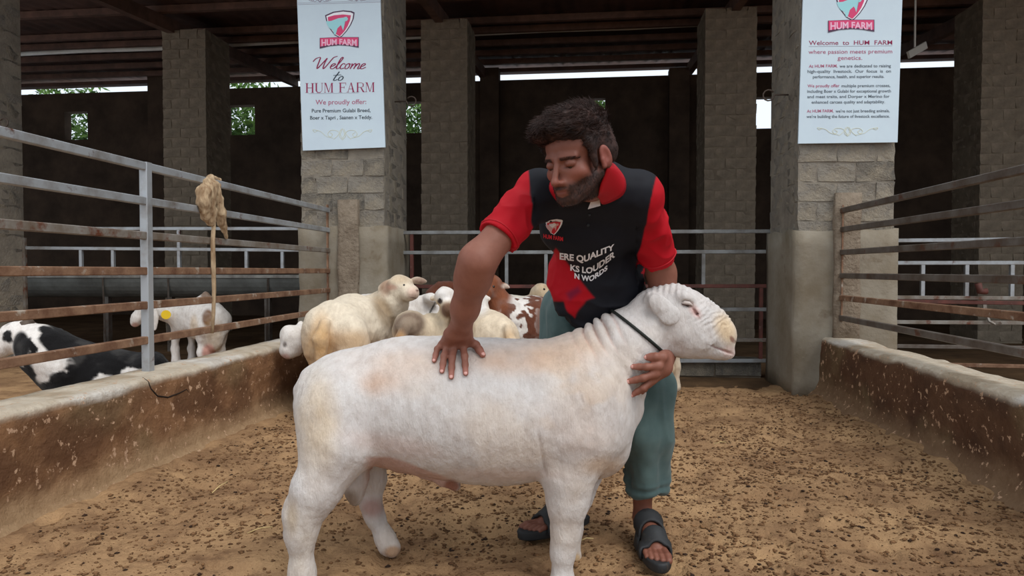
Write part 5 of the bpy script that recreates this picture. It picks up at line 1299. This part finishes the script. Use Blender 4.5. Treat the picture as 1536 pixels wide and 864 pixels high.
# ---- trousers
tr = Body()
tr.ell(t0+Vector((0, .01, -.02)), (.165, .125, .12), None, .06)
tr.chain([HIP_L+Vector((.01, 0, 0)), P(958, 580, 2.52), P(963, 650, 2.50), P(972, 724, 2.53)], [.125, .102, .082, .070], .06)
tr.ell(P(976, 630, 2.52), (.05, .07, .2), None, .05)
tr.chain([HIP_R, P(850, 570, 2.61), P(848, 640, 2.62), P(850, 690, 2.65)], [.12, .105, .088, .075], .06)
tr.cut(P(973, 737, 2.53), (0.08, 0, -1), .004)
Vr, Fr = tr.mesh(.0065); Nr = vnormals(Vr, Fr); pr_ = proj(Vr)
wv = np.sin(np.arctan2(Vr[:, 1]-2.55, Vr[:, 0]-.42)*7+Vr[:, 2]*6+4*fbm(Vr, 4, 2, 3))
dsp = wv*.007*sstep(.9, .6, Vr[:, 2])+(fbm(Vr*np.array([1.6, 1.6, .5]), 9, 3, 5)-.5)*.03
hz = P(973, 737, 2.53).z; dsp += .004*np.sin((Vr[:, 2]-hz)*2*math.pi/.035+.5)*sstep(hz+.06, hz+.02, Vr[:, 2])
rg_ = (1-np.abs(2*fbm(Vr*np.array([11, 11, 2.2]), 1.0, 2, 51)-1)*1.6).clip(0, 1)**2
dsp += (rg_-.4)*.016
Vr = Vr+Nr*dsp[:, None]
under(mesh('trousers', Vr, Fr, M['trouser'], smooth=True), MAN)

# ---- sandals
FOOTB = BODYB
def sandal(h0, f_, lat, L, z0, s):
    q = lambda a, b_, z: h0+f_*a+lat*b_+Vector((0, 0, z))
    out = []
    for i in range(40):
        t = 2*math.pi*i/40; a = .5-.5*math.cos(t); w = .049*(math.sin(math.pi*min(1, a*.94+.06))**.42)*(1+.12*math.sin((a-.35)*4)); sg = 1 if math.sin(t) >= 0 else -1
        if abs(math.sin(t)) < 1e-6: w = 0
        out.append((-.025+a*.328, sg*w-.004*math.sin(a*3)))
    rings = [(.0, -.006), (.006, .0), (.018, .0005), (.028, .003), (.036, -.002), (.032, -.012)]
    cx = sum(p[0] for p in out)/len(out); vs = []; fs = []; n = len(out)
    for z, e in rings:
        for a, b_ in out:
            l = math.hypot(a-cx, b_) or 1; k = (l+e)/l; vs.append(q(cx+(a-cx)*k, b_*k, z+.006*max(0, (a-.2)/.1)**2*.6))
    for r in range(len(rings)-1):
        for i in range(n): fs.append((r*n+i, r*n+(i+1) % n, (r+1)*n+(i+1) % n, (r+1)*n+i))
    fs.append(tuple(range(n))[::-1]); fs.append(tuple((len(rings)-1)*n+i for i in range(n)))
    root = empty('sandal', (0, 0, 0), 0); root.parent = MAN; root.location = h0-MAN.location
    def put(o): o.parent = root; o.location = -h0; return o
    put(mesh('sole', vs, fs, M['sandal'], smooth=True))
    for (a0, a1, lean) in [(.075, .130, .03), (.150, .205, .012)]:
        vs = []; fs = []; nn_ = 19
        for fa in (0, .1, .5, .9, 1.0):
            a = a0+(a1-a0)*fa
            for i in range(nn_):
                t = math.pi*i/(nn_-1); dr = (lat*-math.cos(t)+Vector((0, 0, 1))*math.sin(t)); aa = a-lean*math.sin(t)+lean*.3
                c_ = q(aa, 0, .035); h = FOOTB.ray_cast(c_+dr*.13, -dr); rr = (h[0]-c_).length+.008 if h[0] and (h[0]-c_).length < .1 else .03
                lim = .052/max(.35, abs(math.cos(t))); rr = max(min(rr, .075), .046 if math.sin(t) < .5 else rr)
                p = c_+dr*min(rr, lim) if math.sin(t) < .3 else c_+dr*rr
                if i in (0, nn_-1): p = q(aa, -.050*math.cos(t), .016)
                if 0 < fa < 1: p = p+dr*.003
                vs.append(p)
        for j in range(4):
            for i in range(nn_-1): fs.append((j*nn_+i, j*nn_+i+1, (j+1)*nn_+i+1, (j+1)*nn_+i))
        o = put(mesh('strap', vs, fs, M['sandal'], smooth=True)); md = o.modifiers.new('thick', 'SOLIDIFY'); md.thickness = .009; md.offset = 0
    root['label'] = ['sandal half hidden behind the ram front leg', 'black two strap sandal in full view'][0 if s < 0 else 1]
for f_ in FEET: sandal(*f_)
# ================================================================== printed signs on the pillars
M['board'] = mat('white_printed_board', lin(206, 222, 231), lin(199, 214, 225), scale=2, rough=0.35, spec=0.4)
def ink(n, *c): M[n] = mat('ink_'+n, lin(*c), rough=.5, spec=.3)
ink('maroon_ink', 150, 36, 82); ink('rose_ink', 176, 96, 124); ink('slate_ink', 52, 62, 74); ink('grey_ink', 96, 106, 116); ink('gold_ink', 214, 214, 190); ink('plum_ink', 84, 54, 82); ink('crimson_ink', 216, 70, 116); ink('aqua_ink', 160, 216, 222); ink('white_ink', 240, 240, 246); ink('pink_ink', 240, 186, 210); ink('line_ink', 150, 140, 158)
def catmull(pts, n=6):
    P_ = [pts[0]]+list(pts)+[pts[-1]]; out = []
    for i in range(1, len(P_)-2):
        p0, p1, p2, p3 = P_[i-1:i+3]
        for k in range(n):
            t = k/n; out.append(tuple(.5*((2*p1[j])+(-p0[j]+p2[j])*t+(2*p0[j]-5*p1[j]+4*p2[j]-p3[j])*t*t+(-p0[j]+3*p1[j]-3*p2[j]+p3[j])*t**3) for j in (0, 1)))
    return out+[pts[-1]]
SCRIPT = {'Welcome': [[(-.12, .62), (-.02, .88), (.2, .98), (.24, .7), (.25, .3), (.3, .02), (.42, .3), (.58, .75), (.64, .9), (.61, .5), (.63, .1), (.69, .02), (.8, .3), (.93, .75), (1.02, .98), (1.2, 1.08)],
    [(1.02, .18), (1.18, .25), (1.28, .38), (1.2, .46), (1.09, .35), (1.07, .12), (1.17, 0), (1.32, .1), (1.47, .45), (1.58, .85), (1.55, 1.0), (1.46, .85), (1.42, .3), (1.46, .02), (1.55, .03), (1.63, .12)],
    [(1.87, .38), (1.78, .46), (1.67, .35), (1.65, .12), (1.74, 0), (1.88, .08)], [(2.06, .46), (1.95, .35), (1.94, .1), (2.04, 0), (2.15, .12), (2.15, .34), (2.06, .46), (2.2, .40)],
    [(2.27, .46), (2.3, .25), (2.28, 0)], [(2.29, .15), (2.4, .42), (2.49, .45), (2.52, .3), (2.49, 0)], [(2.51, .18), (2.62, .42), (2.71, .45), (2.74, .3), (2.72, .06), (2.78, 0), (2.87, .1)],
    [(2.86, .18), (2.99, .25), (3.08, .38), (3.0, .46), (2.89, .35), (2.87, .12), (2.97, 0), (3.18, .14)]],
 'to': [[(.16, .95), (.09, .4), (.07, .08), (.16, 0), (.28, .12)], [(-.08, .55), (.38, .6)], [(.47, .48), (.36, .35), (.35, .1), (.45, 0), (.57, .12), (.57, .34), (.47, .48)]]}
q4 = lambda a, b, c, d: (a, b, c, d)
def R4(x0, x1, y0, y1): return ((x0, y0), (x1, y0), (x1, y1), (x0, y1))
SER = {'H': [R4(.12, .27, 0, 1), R4(.72, .87, 0, 1), R4(.27, .72, .48, .54)]+[R4(a, b, c, c+.04) for a, b in ((.03, .36), (.63, .96)) for c in (0, .96)],
 'U': [R4(.12, .27, .2, 1), R4(.78, .83, .25, 1), ((.12, .2), (.27, .2), (.36, .06), (.32, -.02)), ((.32, -.02), (.36, .06), (.62, .06), (.62, -.02)), ((.62, -.02), (.62, .06), (.78, .25), (.83, .25)), R4(.03, .36, .96, 1), R4(.7, .92, .96, 1)],
 'M': [R4(.1, .14, 0, 1), R4(.80, .94, 0, 1), ((.1, 1), (.24, 1), (.55, .02), (.48, .02)), ((.48, .02), (.54, .02), (.84, 1), (.80, 1)), R4(.02, .22, 0, .04), R4(.72, 1.0, 0, .04), R4(.02, .2, .96, 1), R4(.8, 1.0, .96, 1)],
 'F': [R4(.14, .29, 0, 1), R4(.29, .82, .95, 1), R4(.29, .62, .49, .54), R4(.78, .82, .74, 1), R4(.6, .64, .4, .64), R4(.05, .4, 0, .04), R4(.05, .2, .96, 1)],
 'A': [((.12, 0), (.17, 0), (.52, 1), (.47, 1)), ((.68, 0), (.85, 0), (.55, 1), (.45, 1)), R4(.27, .72, .32, .37), R4(.02, .27, 0, .04), R4(.58, .95, 0, .04)],
 'R': [R4(.12, .27, 0, 1), R4(.27, .6, .95, 1), R4(.27, .6, .47, .52), ((.58, .47), (.6, .52), (.74, .62), (.84, .6)), ((.74, .62), (.74, .86), (.84, .88), (.84, .6)), ((.74, .86), (.6, .95), (.58, 1), (.84, .88)), ((.46, .5), (.6, .5), (.92, 0), (.75, 0)), R4(.03, .38, 0, .04), R4(.75, 1, 0, .04)]}
EMB_BAN = [(0, .92), (.5, 1.0), (1, 1.0), (1, .0), (.75, .17), (.5, .23), (.25, .15), (0, -.08)]
class Sign:
    def __init__(s, corners, v, label):
        c = [PV(px, py, v) for px, py in corners]; s.v = v; o = (c[0]+c[2])/2; s.o = Vector((o[0], v, o[2]))
        s.root = empty('sign', B(o[0], v, o[2]), RZ, label=label, cat='sign')
        q = [p-s.o for p in c]; vs = [Vector((p[0], -.004, p[2])) for p in q]+[Vector((p[0], .014, p[2])) for p in q]
        mesh('board', vs, [(0, 1, 2, 3), (7, 6, 5, 4), (0, 4, 5, 1), (1, 5, 6, 2), (2, 6, 7, 3), (3, 7, 4, 0)], M['board'], s.root)
    def pt(s, px, py, off): p = PV(px, py, s.v)-s.o; return Vector((p[0], -.004-off, p[2]))
    def poly(s, pts, x0, y0, w, h, name, m, off):
        bmv = bmesh.new(); f = bmv.faces.new([bmv.verts.new(s.pt(x0+a*w, y0-b*h, off)) for a, b in pts]); bmesh.ops.triangulate(bmv, faces=[f])
        me = bpy.data.meshes.new(name); bmv.to_mesh(me); bmv.free(); me.materials.append(M[m]); o = bpy.data.objects.new(name, me); COL.objects.link(o); o.parent = s.root
    def text(s, t, x0, x1, y, h, m, bold=.012, dy=0.0):
        vs, fs = text_mesh(t, bold); xa, xb = min(v.x for v in vs), max(v.x for v in vs)
        mesh('lettering', [s.pt(x0+(x1-x0)*(v.x-xa)/(xb-xa), y+dy*(v.x-xa)/(xb-xa)-v.y/.72*h, .0015) for v in vs], fs, M[m], s.root, kind='stuff')
    def strokes(s, name, x0, x1, y, h, m, r, slant=.3):
        L = SCRIPT[name]; xs = [p[0]+slant*p[1] for l in L for p in l]; a, b = min(xs), max(xs); mb = MB()
        for l in L:
            c = catmull(l); pts = [s.pt(x0+(x1-x0)*(px+slant*py-a)/(b-a), y-py*h, .001) for px, py in c]
            rs = [r*(.55+.75*abs(math.sin(math.atan2(pts[min(i+1, len(pts)-1)].z-pts[max(i-1, 0)].z, pts[min(i+1, len(pts)-1)].x-pts[max(i-1, 0)].x)))) for i in range(len(pts))]
            mb.tube(pts, rs, 5)
        mb.build('lettering', M[m], s.root, kind='stuff')
    def serif(s, t, x0, x1, y, h, m, dy=0):
        n = len(t); w = (x1-x0)/(n-.45*t.count(' ')); x = x0; mb = MB()
        for ch in t:
            if ch == ' ': x += w*.55; continue
            for q in SER[ch]: mb.add([s.pt(x+a*w, y+dy*(x-x0)/(x1-x0)-b*h, .0012) for a, b in q], [(0, 1, 2, 3)])
            x += w*(.86 if ch == 'F' else 1.0)
        mb.build('lettering', M[m], s.root, kind='stuff')
    def rule(s, xa, ya, xb, yb, m, t=.0012, off=.001): MB().bar(s.pt(xa, ya, off), s.pt(xb, yb, off), .0015, t*2).build('printed_line', M[m], s.root)
    def emblem(s, x0, y0, w, h, bx0, bx1, by0, by1):
        s.poly(EMB_OUT, x0-w*.03, y0+h*.02, w*1.06, h*1.04, 'emblem_outline', 'plum_ink', .0008); s.poly(EMB_OUT, x0+w*.02, y0-h*.02, w*.96, h*.95, 'emblem_border', 'white_ink', .0016)
        s.poly(EMB_IN, x0, y0, w, h, 'emblem_shield', 'crimson_ink', .0024); s.poly(EMB_BEAST, x0, y0, w, h, 'emblem_beast', 'aqua_ink', .0032)
        bw, bh = bx1-bx0, by1-by0
        s.poly(EMB_BAN, bx0, by1, bw, bh, 'emblem_banner', 'plum_ink', .0040); s.poly([(a*.97+.015, .16+b*.8) for a, b in EMB_BAN], bx0, by1, bw, bh, 'emblem_banner_face', 'crimson_ink', .0048)
        vs, fs = text_mesh('HUM FARM', .03); xa, xb = min(v.x for v in vs), max(v.x for v in vs)
        mesh('emblem_name', [s.pt(bx0+bw*(.05+.9*(v.x-xa)/(xb-xa)), by1-bh*(.30+.52*v.y/.72-.14*abs((v.x-xa)/(xb-xa)-.5)*2*(1-v.y)), .0056) for v in vs], fs, M['pink_ink'], s.root)
    def flourish(s, xc, yc, w, h, m):
        mb = MB()
        for sg in (-1, 1):
            for pts in ([(0, .9), (.15, .3), (.38, .2), (.5, .5), (.42, .75), (.34, .55), (.42, .4)], [(.3, .85), (.55, .7), (.75, .3), (1, .15), (.95, .35), (.86, .25)], [(.05, .1), (.15, .6), (.3, .95)], [(0, 1), (.1, .7), (.05, .35), (0, .05)]):
                mb.tube([s.pt(xc+sg*a*w, yc+(b-.5)*h, .0008) for a, b in catmull(pts, 5)], .0022, 4)
        mb.build('ornament', M[m], s.root)
s = Sign([(454.5, 226), (578, 221), (570, -24), (445, -22)], VL-.04, 'white welcome sign with large script lettering, on the pillar nearer the rag')
s.rule(447, 7.2, 571.5, 3.2, 'line_ink'); s.rule(447, 5, 571.5, 1.2, 'line_ink', .0008)
s.flourish(480, 0, 26, 7, 'line_ink'); s.flourish(535, -1.5, 26, 7, 'line_ink')
s.emblem(489, 56.5, 42, 40, 480, 538.5, 56, 72)
s.strokes('Welcome', 470, 549, 103.5, 17.5, 'maroon_ink', .0044); s.strokes('to', 500.5, 515, 121, 14, 'slate_ink', .0042)
s.serif('HUM FARM', 458, 564, 139.5, 14.5, 'maroon_ink', -1.5); s.rule(463, 140.8, 538, 139.6, 'line_ink', .0008)
s.text('We proudly offer:', 473.6, 549.7, 157, 7.4, 'rose_ink', .006, -.8)
s.text('Pure Premium Gulabi Breed,', 468, 556, 169, 5.6, 'slate_ink', .012, -.8); s.text('Boer x Tapri , Saanen x Teddy.', 465.5, 558.5, 179.5, 5.6, 'slate_ink', .012, -1)
s.flourish(514, 201, 44, 18, 'gold_ink')
s = Sign([(1197, 215.5), (1346, 213.5), (1354, -24), (1205, -24)], VR-.04, 'white sign with paragraphs of small text, on the pillar by the dark railed fence')
s.emblem(1254, 30.5, 48, 44, 1241.5, 1311, 30, 48)
s.text('Welcome  to  HUM  FARM', 1213, 1338, 67.8, 6.8, 'maroon_ink', .004, -.6); s.rule(1213, 70, 1338, 69, 'line_ink', .0008)
s.text('where passion meets premium', 1212.5, 1338, 81, 6.2, 'rose_ink', .004, -.8); s.text('genetics.', 1256, 1293, 90, 6.2, 'rose_ink', .004)
for (t, xa, xb, y, m) in [('we are dedicated to raising', 1259, 1336, 101.6, 'grey_ink'), ('high-quality  livestock.  Our  focus  is  on', 1211, 1336, 109.6, 'grey_ink'), ('performance, health, and superior results.', 1219, 1326, 117.6, 'grey_ink'),
    ('At HUM FARM,', 1213, 1256, 101.8, 'rose_ink'), ('We proudly offer', 1211, 1259, 131.4, 'rose_ink'), ('multiple premium crosses,', 1262, 1335, 131.2, 'grey_ink'), ('including Boer x Gulabi for exceptional growth', 1210.5, 1336, 139.4, 'grey_ink'), ('and meat traits, and Dorper x Merino for', 1210.5, 1334, 147.4, 'grey_ink'),
    ('enhanced carcass quality and adaptability.', 1217, 1327, 155.6, 'grey_ink'), ('At HUM FARM,', 1210, 1250, 169.2, 'rose_ink'), ("we're not just breeding animals,", 1253, 1334, 169, 'grey_ink'), ("we're building the future of livestock excellence.", 1209.5, 1334, 177.2, 'grey_ink')]:
    s.text(t, xa, xb, y, 4.6, m, .014, -.6)
s.flourish(1271, 197, 45, 15, 'gold_ink')
